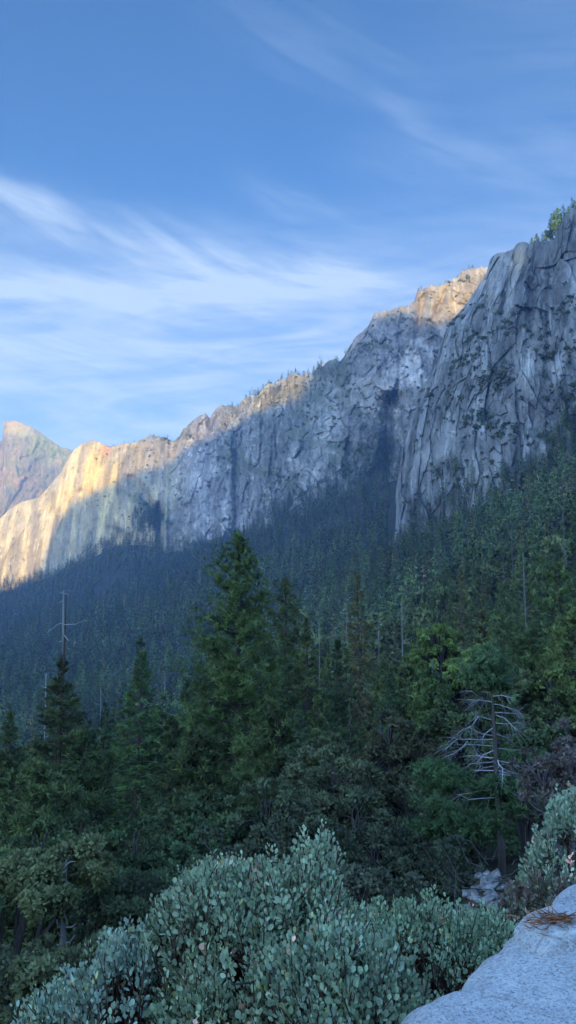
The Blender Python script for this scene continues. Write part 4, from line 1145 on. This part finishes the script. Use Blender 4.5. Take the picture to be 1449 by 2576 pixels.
def mass(ix, st):
    Vs, Fs, Cs, Ns, n = [], [], [], [], 0
    kk = rng.integers(0, len(st), len(ix))
    for k in range(len(st)):
        ii = ix[kk == k]
        if not len(ii): continue
        V, F, Cc, Nn = st[k]; m = len(ii)
        a = rng.uniform(0, 6.28, m); s = hgt[ii] / 24; w = np.clip(s, .6, 1.2) * rng.uniform(.8, 1.2, m)
        ca, sa = np.cos(a), np.sin(a)
        x = (V[None, :, 0] * ca[:, None] - V[None, :, 1] * sa[:, None]) * w[:, None] + px_[ii][:, None]
        y = (V[None, :, 0] * sa[:, None] + V[None, :, 1] * ca[:, None]) * w[:, None] + py_[ii][:, None]
        zz = V[None, :, 2] * s[:, None] + z[ii][:, None]
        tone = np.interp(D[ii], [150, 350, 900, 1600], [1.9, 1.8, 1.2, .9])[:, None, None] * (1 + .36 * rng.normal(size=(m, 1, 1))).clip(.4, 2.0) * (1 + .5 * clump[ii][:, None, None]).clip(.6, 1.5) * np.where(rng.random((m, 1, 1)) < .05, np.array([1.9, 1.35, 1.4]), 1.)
        Vs.append(np.stack([x, y, zz], -1).reshape(-1, 3)); Fs.append((F[None] + (np.arange(m) * len(V))[:, None, None] + n).reshape(-1, 3))
        Cs.append((Cc[None] * tone).reshape(-1, 3)); n += m * len(V)
        Ns.append(np.stack([Nn[None, :, 0] * ca[:, None] - Nn[None, :, 1] * sa[:, None], Nn[None, :, 0] * sa[:, None] + Nn[None, :, 1] * ca[:, None], np.repeat(Nn[None, :, 2], m, 0)], -1).reshape(-1, 3))
    return np.concatenate(Vs), np.concatenate(Fs), np.concatenate(Cs), np.concatenate(Ns)
# trees that climb the foot of the cliffs
def climbers(P, Xg_, Yg_, base, cond, n, hm):
    q = P.reshape(-1, 3); Xf, Yf = Xg_.ravel(), Yg_.ravel(); up_ = np.interp(Xf, [b_[0] for b_ in base], [b_[1] for b_ in base]) - Yf
    w = cond(Xf, Yf, up_) * (up_ > -70) + 1e-12
    i = rng.choice(len(q), n, p=w / w.sum())
    return q[i] * (1 - 4 / np.linalg.norm(q[i], axis=1, keepdims=True)), rng.uniform(*hm, n)
cb = climbers(PB, XB, YB, BASE_B, lambda x, y, u: (np.exp(-np.clip(u, 0, 99) / 11) + 1.6 * blob(x, y, 372, 1312, 36, 36) + .9 * blob(x, y, 700, 1290, 90, 22, -35) + .7 * blob(x, y, 920, 1165, 60, 34, -20)
              + .5 * blob(x, y, 500, 1375, 60, 14) + 1.5 * blob(x, y, 290, 1388, 60, 24) + 1.6 * blob(x, y, 962, 1150, 24, 55) + .3 * blob(x, y, 700, 985, 70, 36, -15) + .3 * blob(x, y, 585, 1130, 30, 50) + .25 * blob(x, y, 840, 950, 60, 30)) * (x > -60) * (x < 1010), 1700, (14, 34))
cc_ = climbers(PC[1:], Xc[1:], Yc[1:], BASE_C, lambda x, y, u: (np.exp(-np.clip(u, 0, 99) / 13) * (x > 1030) + 1.0 * blob(x, y, 1140, 1190, 34, 40) + .9 * blob(x, y, 1430, 1090, 40, 40)) * (x < 1520), 330, (9, 20))
ext = np.concatenate([cb[0], cc_[0]]); n0 = len(px_)
px_ = np.concatenate([px_, ext[:, 0]]); py_ = np.concatenate([py_, ext[:, 1]]); z = np.concatenate([z, ext[:, 2] - 3]); hgt = np.concatenate([hgt, cb[1], cc_[1]])
D = np.concatenate([D, ext[:, 1]]); clump = np.concatenate([clump, np.zeros(len(ext))]); rest = np.concatenate([rest, np.arange(n0, n0 + len(ext))])
dr = D[rest]
parts = [mass(rest[dr < 430], stock(1, 12)), mass(rest[(dr >= 430) & (dr < 900)], stock(2, 12)), mass(rest[dr >= 900], stock(3, 12))]
Vf, Ff, Cf, Nf = many(parts)
print('forest faces', len(Ff))
tag(build('forest', Vf, Ff, MAT['forest_mass'], None, Cf, False, Nf), 'dense conifer forest covering the valley slopes below the cliffs', 'forest', kind='stuff')

# ------------------------------------------------------------------ scrub clinging to the ledges of the cliffs
def scrub(P, up, Xg_, Yg_, cond, n, s0, s1, seed):
    rng = np.random.default_rng(seed)
    q = P.reshape(-1, 3); u = up.ravel(); Xf, Yf = Xg_.ravel(), Yg_.ravel()
    led = fbm(np.stack([q[:, 0] / 70, q[:, 1] / 70, (q[:, 2] + .6 * q[:, 0]) / 26], -1), 4, seed)
    w = cond(Xf, Yf, q) * (.10 + sstep(.08, .42, led + .5 * (u - .35))) + 1e-9
    i = rng.choice(len(q), n, p=w / w.sum())
    c = q[i] * (1 - 2.5 / np.linalg.norm(q[i], axis=1, keepdims=True)); s = rng.uniform(s0, s1, n) * rng.uniform(.6, 1.2, n)
    nb = 16; J = np.repeat(np.arange(n), nb)
    e = norm(rng.normal(size=(len(J), 3)) + np.array([0, -.2, .5]))
    b = c[J] + e * (s[J] * .35)[:, None] * np.array([1.3, 1, .8])
    col = hues(rng, n, (.045, .058, .032), .4)[J]
    return (*tris(rng, b, e + rng.normal(0, .5, e.shape), s[J] * .8, s[J] * .6, col), np.repeat(e, 3, 0))
def cond_c(X, Y, q):
    w = .35 + 1.6 * blob(X, Y, 1180, 1000, 110, 120, 20) + 1.4 * blob(X, Y, 1420, 1020, 60, 130) + 1.2 * blob(X, Y, 1350, 850, 130, 30, 30) + 1.2 * blob(X, Y, 1130, 1180, 60, 50)
    w += 1.0 * blob(X, Y, 1240, 830, 120, 24, -35)
    return w * sstep(700, 790, Y) * (Y < interp(BASE_C, X) + 5) * (X > 1010) * (X < 1500)
def cond_b(X, Y, q):
    w = .22 + 2.5 * blob(X, Y, 370, 1278, 60, 12, 35) + 2.5 * blob(X, Y, 400, 1300, 22, 34) + 1.5 * blob(X, Y, 725, 1215, 70, 14, 40) + 1.6 * blob(X, Y, 500, 1372, 70, 8, 10) + 1.2 * blob(X, Y, 920, 1060, 130, 60, 10) + 1.5 * blob(X, Y, 960, 880, 60, 30, 0)
    w += 1.0 * blob(X, Y, 690, 1010, 90, 40, -10) + 1.5 * blob(X, Y, 430, 1095, 60, 14) + 1.6 * blob(X, Y, 580, 1140, 36, 60) + 1.0 * blob(X, Y, 850, 960, 90, 40) + 1.4 * blob(X, Y, 295, 1332, 24, 6, 15)
    return w * (Y < interp(BASE_B, X) + 5) * sstep(200, 300, X) * (X < 1240)
sc_ = many([scrub(PC[1:], UPC[1:], XC_, YC_, cond_c, 620, 1.6, 4.2, 3) for XC_, YC_ in [(Xc[1:], Yc[1:])]] + [scrub(PB, UPB, XB, YB, cond_b, 900, 2.2, 6., 4)])
tag(build('undergrowth', sc_[0], sc_[1], MAT['forest_mass'], None, sc_[2], False, sc_[3]), 'dark scrub dotted over the ledges of the grey cliffs', 'scrub', kind='stuff')

# ------------------------------------------------------------------ the trees on the skyline, one mesh each: too small to show parts
RT = []
def rim_mesh(tk, cr):
    V, F, C = tk.arrays(); mb = MB(); mb.add(V, F, C); mb.add(*cr[:3]); v, f_, c_ = mb.arrays()
    RT.append(mesh_of('rim_tree', v, f_, c_, False, np.concatenate([np.tile(np.array([[0, -1., 0]]), (len(V), 1)), cr[3]])))
for k in range(4):
    tk, cr, _ = conifer(720 + k, 16, [2.4, 3.2, 2.0, 2.8][k], [.2, .3, .15, .35][k], ['fir', 'pine', 'fir', 'pine'][k], 34, 4, 3, 1.3, .45, GREEN_FIR if k % 2 == 0 else GREEN_PINE, None, .1, 1)
    rim_mesh(tk, cr)
tk, cr, _ = conifer(730, 16, 3.6, .12, 'pine', 60, 6, 4, 1.2, .42, (.22, .24, .06), (.15, .18, .05), .05, 1); rim_mesh(tk, cr)  # top right trees: sunlight put into their bright yellow green colour
for me in RT: me.materials.append(MAT['needles'])
rng = np.random.default_rng(12)
top_c = dict(x=Xc[:, -1], P=PC[:, -1])
def rim(Xq, which, dh=0.):
    if which == 'b': j = int(np.argmin(np.abs(x1 - Xq))); return PB[j, -1].copy()
    j = int(np.argmin(np.abs(Xc[1:, -1] - Xq))) + 1; return PC[j, -1].copy()
count = {}
def rim_tree(Xq, which, px_h, kind, zone, back=14., drop=1.):
    p = rim(Xq, which); hh = px_h / H * 2 * TV * p[1]
    src = count.get(kind)
    if src is None: o = bpy.data.objects.new('skyline_tree', RT[kind]); count[kind] = o
    else: o = src.copy()
    COL.objects.link(o)
    sx = (back / p[1]); o.location = (p[0] * (1 + sx), p[1] + back, p[2] - drop + back * .0)
    k = hh / 16; o.scale = (k * rng.uniform(.8, 1.15), k * rng.uniform(.8, 1.15), k); o.rotation_euler = (0, 0, rng.uniform(0, 6.28))
    tag(o, 'tiny conifer on the skyline ' + zone, 'rim tree', 'skyline conifers ' + zone)
for z_, x0, x1_, n, hmin, hmax, w_ in [
    ('of the rim between the golden dome and the jagged crag', 270, 350, 13, 6, 12, 'b'), ('of the rim between the golden dome and the jagged crag', 360, 450, 9, 6, 14, 'b'),
    ('of the jagged sunlit crags left of centre', 545, 640, 14, 10, 20, 'b'), ('of the sunlit crest above the scree gully', 640, 765, 30, 12, 24, 'b'),
    ('of the notch right of the sunlit crest', 765, 870, 20, 10, 22, 'b'), ('of the sunlit tower tops', 1050, 1240, 26, 10, 20, 'b'),
    ('of the near massif left of the yellow green trees', 1240, 1345, 9, 7, 14, 'c')]:
    for X_ in np.sort(rng.uniform(x0, x1_, n)):
        rim_tree(X_, w_, rng.uniform(hmin, hmax), int(rng.integers(0, 4)), z_, rng.uniform(4, 40))
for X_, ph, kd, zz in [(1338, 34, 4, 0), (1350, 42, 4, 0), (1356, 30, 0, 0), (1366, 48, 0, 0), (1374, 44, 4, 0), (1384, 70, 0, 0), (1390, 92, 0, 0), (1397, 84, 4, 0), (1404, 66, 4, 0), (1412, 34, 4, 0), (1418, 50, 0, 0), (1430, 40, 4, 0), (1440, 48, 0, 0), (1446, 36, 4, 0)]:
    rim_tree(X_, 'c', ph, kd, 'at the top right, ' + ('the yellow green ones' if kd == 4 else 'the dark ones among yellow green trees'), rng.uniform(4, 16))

# ------------------------------------------------------------------ manzanita bushes
def manzanita(name, label, tips, D, depth, ground_X, leaf, n_shoot, seed, col, alt, density=15, low=1.0, red=.007, parts=True, rows_low=2700, jitter=1.0):
    """tips: outline points (measured X, Y) of the bush's top edge; the bush fills the space below them"""
    rng = np.random.default_rng(seed)
    P = np.array([at(a, b, D) for a, b in tips]); xs, zs = P[:, 0], P[:, 2]
    f = foot(ground_X, D)
    n = n_shoot
    x = rng.uniform(xs[0], xs[-1], n)
    ztop = np.interp(x, xs, zs); zlow = at(0, rows_low, D)[2]
    # the surface of the bush seen from the viewer bulges forwards below its top edge
    v = rng.random(n) ** (low * 1.25)
    span = np.maximum(ztop - zlow, .2)
    edge = np.sin(np.pi * np.clip((x - xs[0]) / (xs[-1] - xs[0]), .03, .97)) ** .5
    lump = fbm(np.stack([x * 4.2 / D * 4, v * span * 3.2, x * 0 + seed], -1), 3, seed)
    y = D - depth * edge * np.sqrt(np.clip(1 - (1 - v * .98) ** 2, 0, 1)) * .9 + depth * .42 * lump + rng.normal(0, .10 * depth, n)
    back = rng.random(n) < .22
    y = np.where(back, D + depth * rng.random(n) * .8, y)
    zz = ztop - v * span - (.05 + .12 * rng.random(n)) * leaf / .045 * .9 + .05 * lump - .10 * min(1.3, D / 3.7)
    ok = ~((lump < -.12) & (v > .22) & (rng.random(n) < .85)) | back
    x, y, zz, v = x[ok], y[ok], zz[ok], v[ok]; n = len(x)
    B = np.stack([x * y / D, y, zz * y / D], -1)
    L = rng.uniform(.09, .20, n) * (.5 + .5 * leaf / .045)
    out = norm(np.stack([(x - xs.mean()) * .25 / max(depth, .1), (y - D) * .25 / depth, np.full(n, 1.)], -1) + rng.normal(0, .22, (n, 3)))
    # leaves: standing up along each shoot
    J = np.repeat(np.arange(n), density); m = len(J)
    k = np.tile(np.arange(density), n); s = (k + rng.random(m)) / density
    ang = k * 2.39996 + rng.uniform(0, 6.28, n)[J]
    a1 = norm(np.cross(out, np.array([.3, .2, 1.]) + rng.normal(0, .4, (n, 3)))); a2 = np.cross(out, a1)
    rad = a1[J] * np.cos(ang)[:, None] + a2[J] * np.sin(ang)[:, None]
    tilt = np.interp(s, [0, 1], [1.05, .25]) + rng.normal(0, .22, m)
    d = norm(out[J] * np.cos(tilt)[:, None] + rad * np.sin(tilt)[:, None] + np.array([0, 0, .25]))
    base = B[J] + out[J] * (L[J] * s)[:, None] + rad * .006
    base = base + d * .012
    side = norm(np.cross(d, out[J] * .8 + rng.normal(0, .35, (m, 3)))); nrm = np.cross(side, d)
    ll = leaf * rng.uniform(.5, 1.2, m) * np.interp(s, [0, .8, 1], [1, 1, .7]); ww = ll * rng.uniform(.58, .80, m)
    prof_l = [(0, 0, 0), (.16, .30, .03), (.48, .50, .05), (.82, .38, .03), (1.0, 0, 0), (.82, -.38, .03), (.48, -.50, .05), (.16, -.30, .03)]
    V = np.stack([base + d * (ll * u)[:, None] + side * (ww * w)[:, None] + nrm * (ll * q * 1.6)[:, None] for u, w, q in prof_l], 1)
    F = (np.arange(m)[:, None, None] * 8 + np.array([[0, 1, 2, 3, 4], [0, 4, 5, 6, 7]])[None]).reshape(-1, 5)
    tone = (1 + .18 * rng.normal(size=n)).clip(.5, 1.5)[J] * (1 + .16 * rng.normal(size=m)).clip(.6, 1.4)
    c = np.where((rng.random(n) < .3)[J][:, None], np.array(alt), np.array(col)) * tone[:, None]
    yel = rng.random(m) < .02; c = np.where(yel[:, None], np.array([.24, .26, .11]) * tone[:, None], c)
    old = rng.random(m) < red * 1.3
    c = np.where(old[:, None], np.array([.42, .25, .20]) * tone[:, None], c)
    clus = (rng.random(n) < red * .9)[J]
    c = np.where((clus & (s > .5))[:, None], np.array([.38, .22, .17]) * tone[:, None], c)
    C = np.repeat(c, 8, 0)
    o = thing(name, f, label, 'manzanita bush' if 'manzanita' in label else 'shrub')
    build('leaves', V.reshape(-1, 3) - f, F, MAT['bush_leaf'], o, C)
    # stems: main stems from the foot, each shoot hangs on the nearest one
    mb = MB(); ns = 16
    xm = np.linspace(xs[0] * .85 + xs.mean() * .15, xs[-1] * .85 + xs.mean() * .15, ns) + rng.normal(0, .05, ns)
    zt = np.interp(xm, xs, zs); ym = D + rng.uniform(-.6, .5, ns) * depth
    dark = (.055, .030, .024)
    mains = []
    for i in range(ns):
        topp = np.array([xm[i] * ym[i] / D, ym[i], (zt[i] - .26 - .25 * rng.random()) * ym[i] / D])
        foot_ = np.array([f[0] + (topp[0] - f[0]) * .25 + rng.normal(0, .06), f[1] + rng.normal(0, .12), f[2] - .1])
        tt = np.linspace(0, 1, 9)[:, None]
        pts = foot_ + (topp - foot_) * tt + np.array([0, 0, 0]) + np.sin(tt * np.pi) * np.array([(topp[0] - foot_[0]) * .22, -.1, -.05]) + np.cumsum(rng.normal(0, .018, (9, 3)), 0) * np.array([1, 1, .3])
        mains.append(pts); mb.tube(pts - f, np.linspace(.022, .006, 9) * (1 + .5 * leaf / .045), 6, dark, False)
    allp = np.concatenate(mains)
    for i in range(n):
        dv = allp - B[i]; dist = (dv ** 2).sum(1) + np.where(dv[:, 2] > -.05, 4., 0); j = int(np.argmin(dist))
        a = allp[j]; mid = (a + B[i]) / 2 + np.array([0, 0, -.04]) + rng.normal(0, .02, 3)
        mb.tube(np.array([a, mid, B[i], B[i] + out[i] * L[i]]) - f, [.0065, .005, .0035, .002], 3, (.075, .042, .032) if rng.random() < .7 else (.10, .085, .07), False)
    mb.build('stems', MAT['bark'], o)
    return o
GG = (.155, .222, .152); GG2 = (.205, .27, .19); GG3 = (.135, .200, .140)
manzanita('manzanita_bush', 'largest grey green manzanita in front, with the tallest leafy tip near the picture centre',
          [(385, 2300), (402, 2235), (440, 2205), (490, 2150), (508, 2120), (530, 2150), (600, 2160), (635, 2165), (680, 2140), (705, 2150), (748, 2125), (775, 2085), (800, 2078), (822, 2090), (840, 2150), (862, 2230), (880, 2300)],
          3.7, .80, 640, .0235, 2500, 11, GG, GG2, 16, 1.0)
manzanita('manzanita_bush', 'low grey green manzanita left of the big front bush, in the lower left corner',
          [(40, 2570), (75, 2500), (120, 2465), (170, 2430), (230, 2400), (255, 2330), (300, 2300), (350, 2290), (400, 2310), (430, 2380), (470, 2420)],
          3.9, .7, 260, .0240, 1400, 12, (.150, .215, .175), GG2, 15, 1.0)
manzanita('manzanita_bush', 'greener manzanita with small leaves behind the boulder edge, right of the big front bush',
          [(850, 2300), (880, 2250), (920, 2235), (950, 2220), (1010, 2230), (1060, 2225), (1085, 2200), (1110, 2240), (1180, 2245), (1240, 2265), (1290, 2300), (1310, 2350)],
          5.2, .9, 1080, .027, 1800, 13, (.145, .215, .140), GG, 14, 1.0)
manzanita('manzanita_bush', 'close manzanita sprays at the bottom edge between the big front bush and the boulder',
          [(670, 2420), (710, 2370), (760, 2330), (810, 2300), (850, 2290), (900, 2330), (960, 2350), (1000, 2400), (1040, 2440), (1060, 2500)],
          3.1, .45, 860, .0232, 1000, 14, GG, (.185, .255, .20), 15, 1.0)
manzanita('manzanita_bush', 'tall pale grey manzanita at the right edge above the boulder',
          [(1300, 2200), (1330, 2130), (1360, 2060), (1385, 2000), (1405, 1975), (1440, 1955), (1500, 1950), (1560, 2000)],
          7.5, 1.1, 1430, .040, 800, 15, (.15, .205, .155), (.125, .18, .13), 14, 1.0, rows_low=2330)
manzanita('shrub', 'dull brown green thin shrub between the right edge bush and the boulder',
          [(1230, 2330), (1260, 2240), (1290, 2190), (1330, 2160), (1380, 2170), (1430, 2180), (1480, 2200), (1520, 2260)],
          6.2, .8, 1370, .036, 420, 16, (.075, .085, .062), (.085, .060, .055), 12, 1.0, rows_low=2420)

# ------------------------------------------------------------------ pale rubble seen under the snag
rng = np.random.default_rng(44)
m, nt = new_mat('pale_rubble'); t = NT(nt)
n1 = t.noise(t.node('ShaderNodeTexCoord').outputs['Object'], 7., 6, .6)
surf(t, t.ramp(n1, [(.3, (.05, .047, .045)), (.5, (.15, .145, .14)), (.65, (.27, .26, .255))]), .95, n1, 1., .08)
def rock_mesh(sd, rad):
    r_ = np.random.default_rng(sd); nu, nv = 16, 10
    th_, ph_ = np.meshgrid(np.arange(nu) / nu * 2 * np.pi, np.linspace(-1.5, 1.5, nv), indexing='ij')
    P = unit(th_.ravel(), ph_.ravel()); P = P * (1 + .35 * fbm(P * 1.1, 3, sd))[:, None]
    for _ in range(9):
        nr = norm(r_.normal(size=3)); dd = P @ nr; lim_ = r_.uniform(.40, .75); P = P - np.maximum(dd - lim_, 0)[:, None] * nr
    P = P * rad
    i = np.arange(nu)[:, None] * nv; j = np.arange(nv - 1)[None]; i2 = (np.arange(nu)[:, None] + 1) % nu * nv
    return P, np.stack([i + j, i2 + j, i2 + j + 1, i + j + 1], -1).reshape(-1, 4)
for k in range(130):
    Xr = rng.uniform(1075, 1290); Dr = rng.uniform(12., 16.); f = foot(Xr, Dr); q = rng.random() ** 2
    if k > 50: Xr = rng.uniform(1130, 1290); Dr = rng.uniform(11.6, 14.6); f = foot(Xr, Dr)
    P, F = rock_mesh(60 + k, np.array([rng.uniform(.8, 1.3), rng.uniform(.7, 1.1), rng.uniform(.45, .8)]) * (.06 + .17 * q))
    o = build('rock', P, F, m); o.location = (f[0], Dr, f[2] + .03); o.rotation_euler = (rng.uniform(-.3, .3), rng.uniform(-.3, .3), rng.uniform(0, 6))
    tag(o, 'pale broken rock on the bank under the bare snag', 'rock', 'pale rocks under the bare snag')
# the bank they lie on
# dead twigs over them
mb = MB()
for k in range(60):
    a = foot(rng.uniform(1060, 1330), rng.uniform(13, 18)) + np.array([0, 0, rng.uniform(0, .5)]); e = norm(np.array([rng.normal(), rng.normal() * .4, rng.uniform(-.3, .6)])); L = rng.uniform(.3, 1.1)
    mb.tube([a, a + e * L * .5 + rng.normal(0, .05, 3), a + e * L + rng.normal(0, .08, 3)], [.008, .006, .003], 4, (.07, .06, .062), False)
mb.build('branches', MAT['dead_wood'])
tag(bpy.data.objects['branches'] if False else COL.objects[-1], 'tangle of dead grey branches on the bank under the bare snag', 'branches', kind='stuff')

# ------------------------------------------------------------------ the granite boulders in the corner
m, nt = new_mat('granite'); t = NT(nt)
pos = t.node('ShaderNodeTexCoord').outputs['Object']
vor = t.node('ShaderNodeTexVoronoi'); t.link(pos, vor.inputs['Vector']); vor.inputs['Scale'].default_value = 230.
cellv = t.node('ShaderNodeSeparateColor'); t.link(vor.outputs['Color'], cellv.inputs[0])
g1 = t.noise(pos, 120., 4, .7); g2 = t.noise(pos, 3.2, 6, .6); g3 = t.noise(pos, 14., 6, .65)
grain = t.ramp(cellv.outputs[0], [(.10, (.07, .07, .075)), (.22, (.27, .27, .28)), (.55, (.36, .36, .36)), (.85, (.49, .48, .465))])
c = t.mixc(.55, grain, t.ramp(g1, [(.34, (.19, .19, .20)), (.46, (.38, .38, .38)), (.62, (.44, .44, .43))]))
c = t.mixc(1., c, t.ramp(g2, [(.3, (.80, .80, .82)), (.6, (1.04, 1.04, 1.03)), (.75, (1.12, 1.11, 1.08))]), 'MULTIPLY')
c = t.mixc(1., c, t.ramp(g3, [(.3, (.86, .86, .87)), (.6, (1.03,) * 3)]), 'MULTIPLY')
wv = t.node('ShaderNodeVectorMath', operation='MULTIPLY_ADD'); nz_ = t.node('ShaderNodeTexNoise'); t.link(pos, nz_.inputs['Vector']); nz_.inputs['Scale'].default_value = 5.; nz_.inputs['Detail'].default_value = 5
t.link(nz_.outputs['Color'], wv.inputs[0]); wv.inputs[1].default_value = (.35, .35, .35); t.link(pos, wv.inputs[2])
ve = t.node('ShaderNodeTexVoronoi', feature='DISTANCE_TO_EDGE'); t.link(wv.outputs[0], ve.inputs['Vector']); ve.inputs['Scale'].default_value = 1.7
crack = ss(ve.outputs['Distance'], .016, .0)
crack = t.m('MULTIPLY', crack, ss(g2, .40, .62))
st_ = ss(t.noise(pos, 2.1, 7, .65, .8), .55, .72)
c = t.mixc(t.m('MULTIPLY', st_, .12), c, (.20, .20, .20, 1))
c = t.mixc(t.m('MULTIPLY', ss(t.noise(pos, 9., 5, .6), .68, .73), .22), c, (.14, .14, .135, 1))
c = t.mixc(t.m('MULTIPLY', ss(t.noise(pos, 6.3, 4, .5, .3), .68, .74), .5), c, (.42, .40, .30, 1))
c = t.mixc(t.m('MULTIPLY', crack, .35), c, (.07, .07, .07, 1))
h = t.m('ADD', t.m('MULTIPLY', crack, -1.2), t.m('MULTIPLY', g1, .25)) if False else t.m('ADD', t.m('MULTIPLY', g1, .25), t.m('ADD', t.m('MULTIPLY', g3, .8), t.m('MULTIPLY', cellv.outputs[0], .12)))
surf(t, c, .9, h, .7, .012, .2)
def boulder(name, label, outline, z0, slope, cen, seed, drop=.9, rnd=.07):
    """outline in plan (x, y); rounded shoulders, a gently uneven top, steep broken sides down to the ground"""
    O = np.array(outline); per = np.concatenate([[0], np.cumsum(np.hypot(*(np.roll(O, -1, 0) - O).T))]); n = 420
    s = np.linspace(0, per[-1], n, endpoint=False); Oc = np.vstack([O, O[:1]])
    E = np.stack([np.interp(s, per, Oc[:, 0]), np.interp(s, per, Oc[:, 1])], -1)
    nz = fbm(np.concatenate([E * 8, np.zeros((n, 1))], 1), 4, seed)
    c0 = np.array(cen); dirs = norm(c0 - E)
    E = E + dirs * (nz * .020 + .014 * np.floor(nz * 3) / 3)[:, None]
    rings = []
    for k in np.linspace(0, 1, 5)[:-1]:                  # sides
        q = E + dirs * (.02 * (1 - k) - .03 * np.sin(k * 3))[..., None]
        rings.append(np.concatenate([q, np.full((n, 1), z0 - rnd - drop * (1 - k))], 1))
    L = np.linalg.norm(c0 - E, axis=1)
    for k in np.concatenate([np.linspace(0, 1, 9) ** 1.4 * .16, np.linspace(.17, 1, 64)]):
        q = E + dirs * (L * k)[:, None]; dist = L * k
        z = z0 - rnd * np.exp(-dist / (rnd * .62)) + 0 * dist
        rings.append(np.concatenate([q, z[:, None]], 1))
    V = np.array(rings)
    x, y = V[..., 0], V[..., 1]
    V[..., 2] += slope[0] * (x - c0[0]) + slope[1] * (y - c0[1])
    Pn = np.stack([x, y, V[..., 2] * .6], -1)
    V[..., 2] += (fbm(Pn * 1.6, 4, seed + 1) * .016 + fbm(Pn * 7, 4, seed + 2) * .008) * sstep(-.9, -.0, V[..., 2] - z0 + .8)
    V[..., 0] += fbm(Pn * 5 + 9, 4, seed + 3) * .018; V[..., 1] += fbm(Pn * 5 + 19, 4, seed + 4) * .018
    M_ = V.shape[0]; i = np.arange(M_ - 1)[:, None] * n; j = np.arange(n)[None]; j2 = (j + 1) % n
    F = np.stack([i + j, i + j2, i + n + j2, i + n + j], -1).reshape(-1, 4)
    o = build(name, V.reshape(-1, 3) - np.array([c0[0], c0[1], z0 - drop]), F, m, None, None, True)
    o.location = (c0[0], c0[1], z0 - drop); tag(o, label, 'boulder'); return o
SL = .20
def plan(X, Y, z_):                                      # onto the top of the stone, which climbs away from the viewer
    sx, sz = sight(X, Y); D_ = (z_ - SL * 1.7) / (sz - SL); return float(sx * D_), float(D_)
ZB = -.84
front = [plan(a - 10, b - 14, ZB - .05) for a, b in [(1288, 2366), (1245, 2392), (1205, 2418), (1175, 2450), (1150, 2482), (1118, 2500), (1080, 2530), (1030, 2580)]]
front = front + [(front[-1][0] - .10, 1.45), (.10, 1.0), (.35, .75), (1.4, .7), (2.2, 1.1), (2.3, 2.0), (1.75, plan(1449, 2350, ZB)[1] + .02), (plan(1449, 2350, ZB))]
boulder('granite_boulder', 'speckled grey granite boulder filling the bottom right corner', front, ZB, (0., SL), (1.0, 1.7), 31)
ZR = -.80
rear = [plan(a - 6, b - 10, ZR - .035) for a, b in [(1293, 2358), (1318, 2330), (1345, 2308), (1372, 2290), (1402, 2268), (1430, 2248), (1456, 2236), (1500, 2222)]]
rear_c = (float(np.mean([p_[0] for p_ in rear[:8]])) + .25, float(np.mean([p_[1] for p_ in rear[:8]])) - .06)
rear = rear + [(2.1, 2.9), (2.4, 2.6), (1.8, plan(1449, 2344, ZR)[1] + .01), plan(1449, 2344, ZR), plan(1370, 2352, ZR)]
boulder('granite_boulder', 'smaller granite slab behind the crack with a brown needle tuft at its edge', rear, ZR + SL * (rear_c[1] - 1.7), (0., SL), rear_c, 37, .9, .045)
# rust brown needles caught in the hollow
mb = MB(); rng = np.random.default_rng(9)
cx_, cy_ = plan(1402, 2350, ZB); cn = np.array([cx_, cy_, ZB + SL * (cy_ - 1.7) + .022])
n = 260
p0 = cn + rng.normal(0, 1, (n, 3)) * np.array([.024, .011, .0]) * (1 + 1.6 * (rng.random((n, 1)) < .15)) + np.array([0, 0, 0]) ; p0[:, 2] = cn[2] + SL * (p0[:, 1] - cy_) + rng.uniform(0, .018, n)
e = norm(np.stack([rng.normal(0, 1, n), rng.normal(0, .7, n), rng.uniform(-.05, .22, n)], -1))
V, F, C = blades(rng, p0, e, rng.uniform(.025, .06, n), .003, hues(rng, n, (.26, .105, .045), .4, (.14, .07, .04), .4))
o = build('pine_needles', V - cn, F, MAT['bark'], None, C); o.location = cn
tag(o, 'rust brown tuft of dead pine needles in the hollow between the boulders', 'pine needles')

# ------------------------------------------------------------------ render settings
SC.render.engine = 'CYCLES'
SC.cycles.use_denoising = True
SC.cycles.max_bounces = 5; SC.cycles.diffuse_bounces = 3; SC.cycles.glossy_bounces = 2
SC.cycles.transmission_bounces = 3; SC.cycles.transparent_max_bounces = 6; SC.cycles.volume_bounces = 1
SC.cycles.sample_clamp_indirect = 6
SC.view_settings.view_transform = 'Standard'; SC.view_settings.look = 'None'
SC.view_settings.gamma = 1.0; SC.view_settings.exposure = 2.3
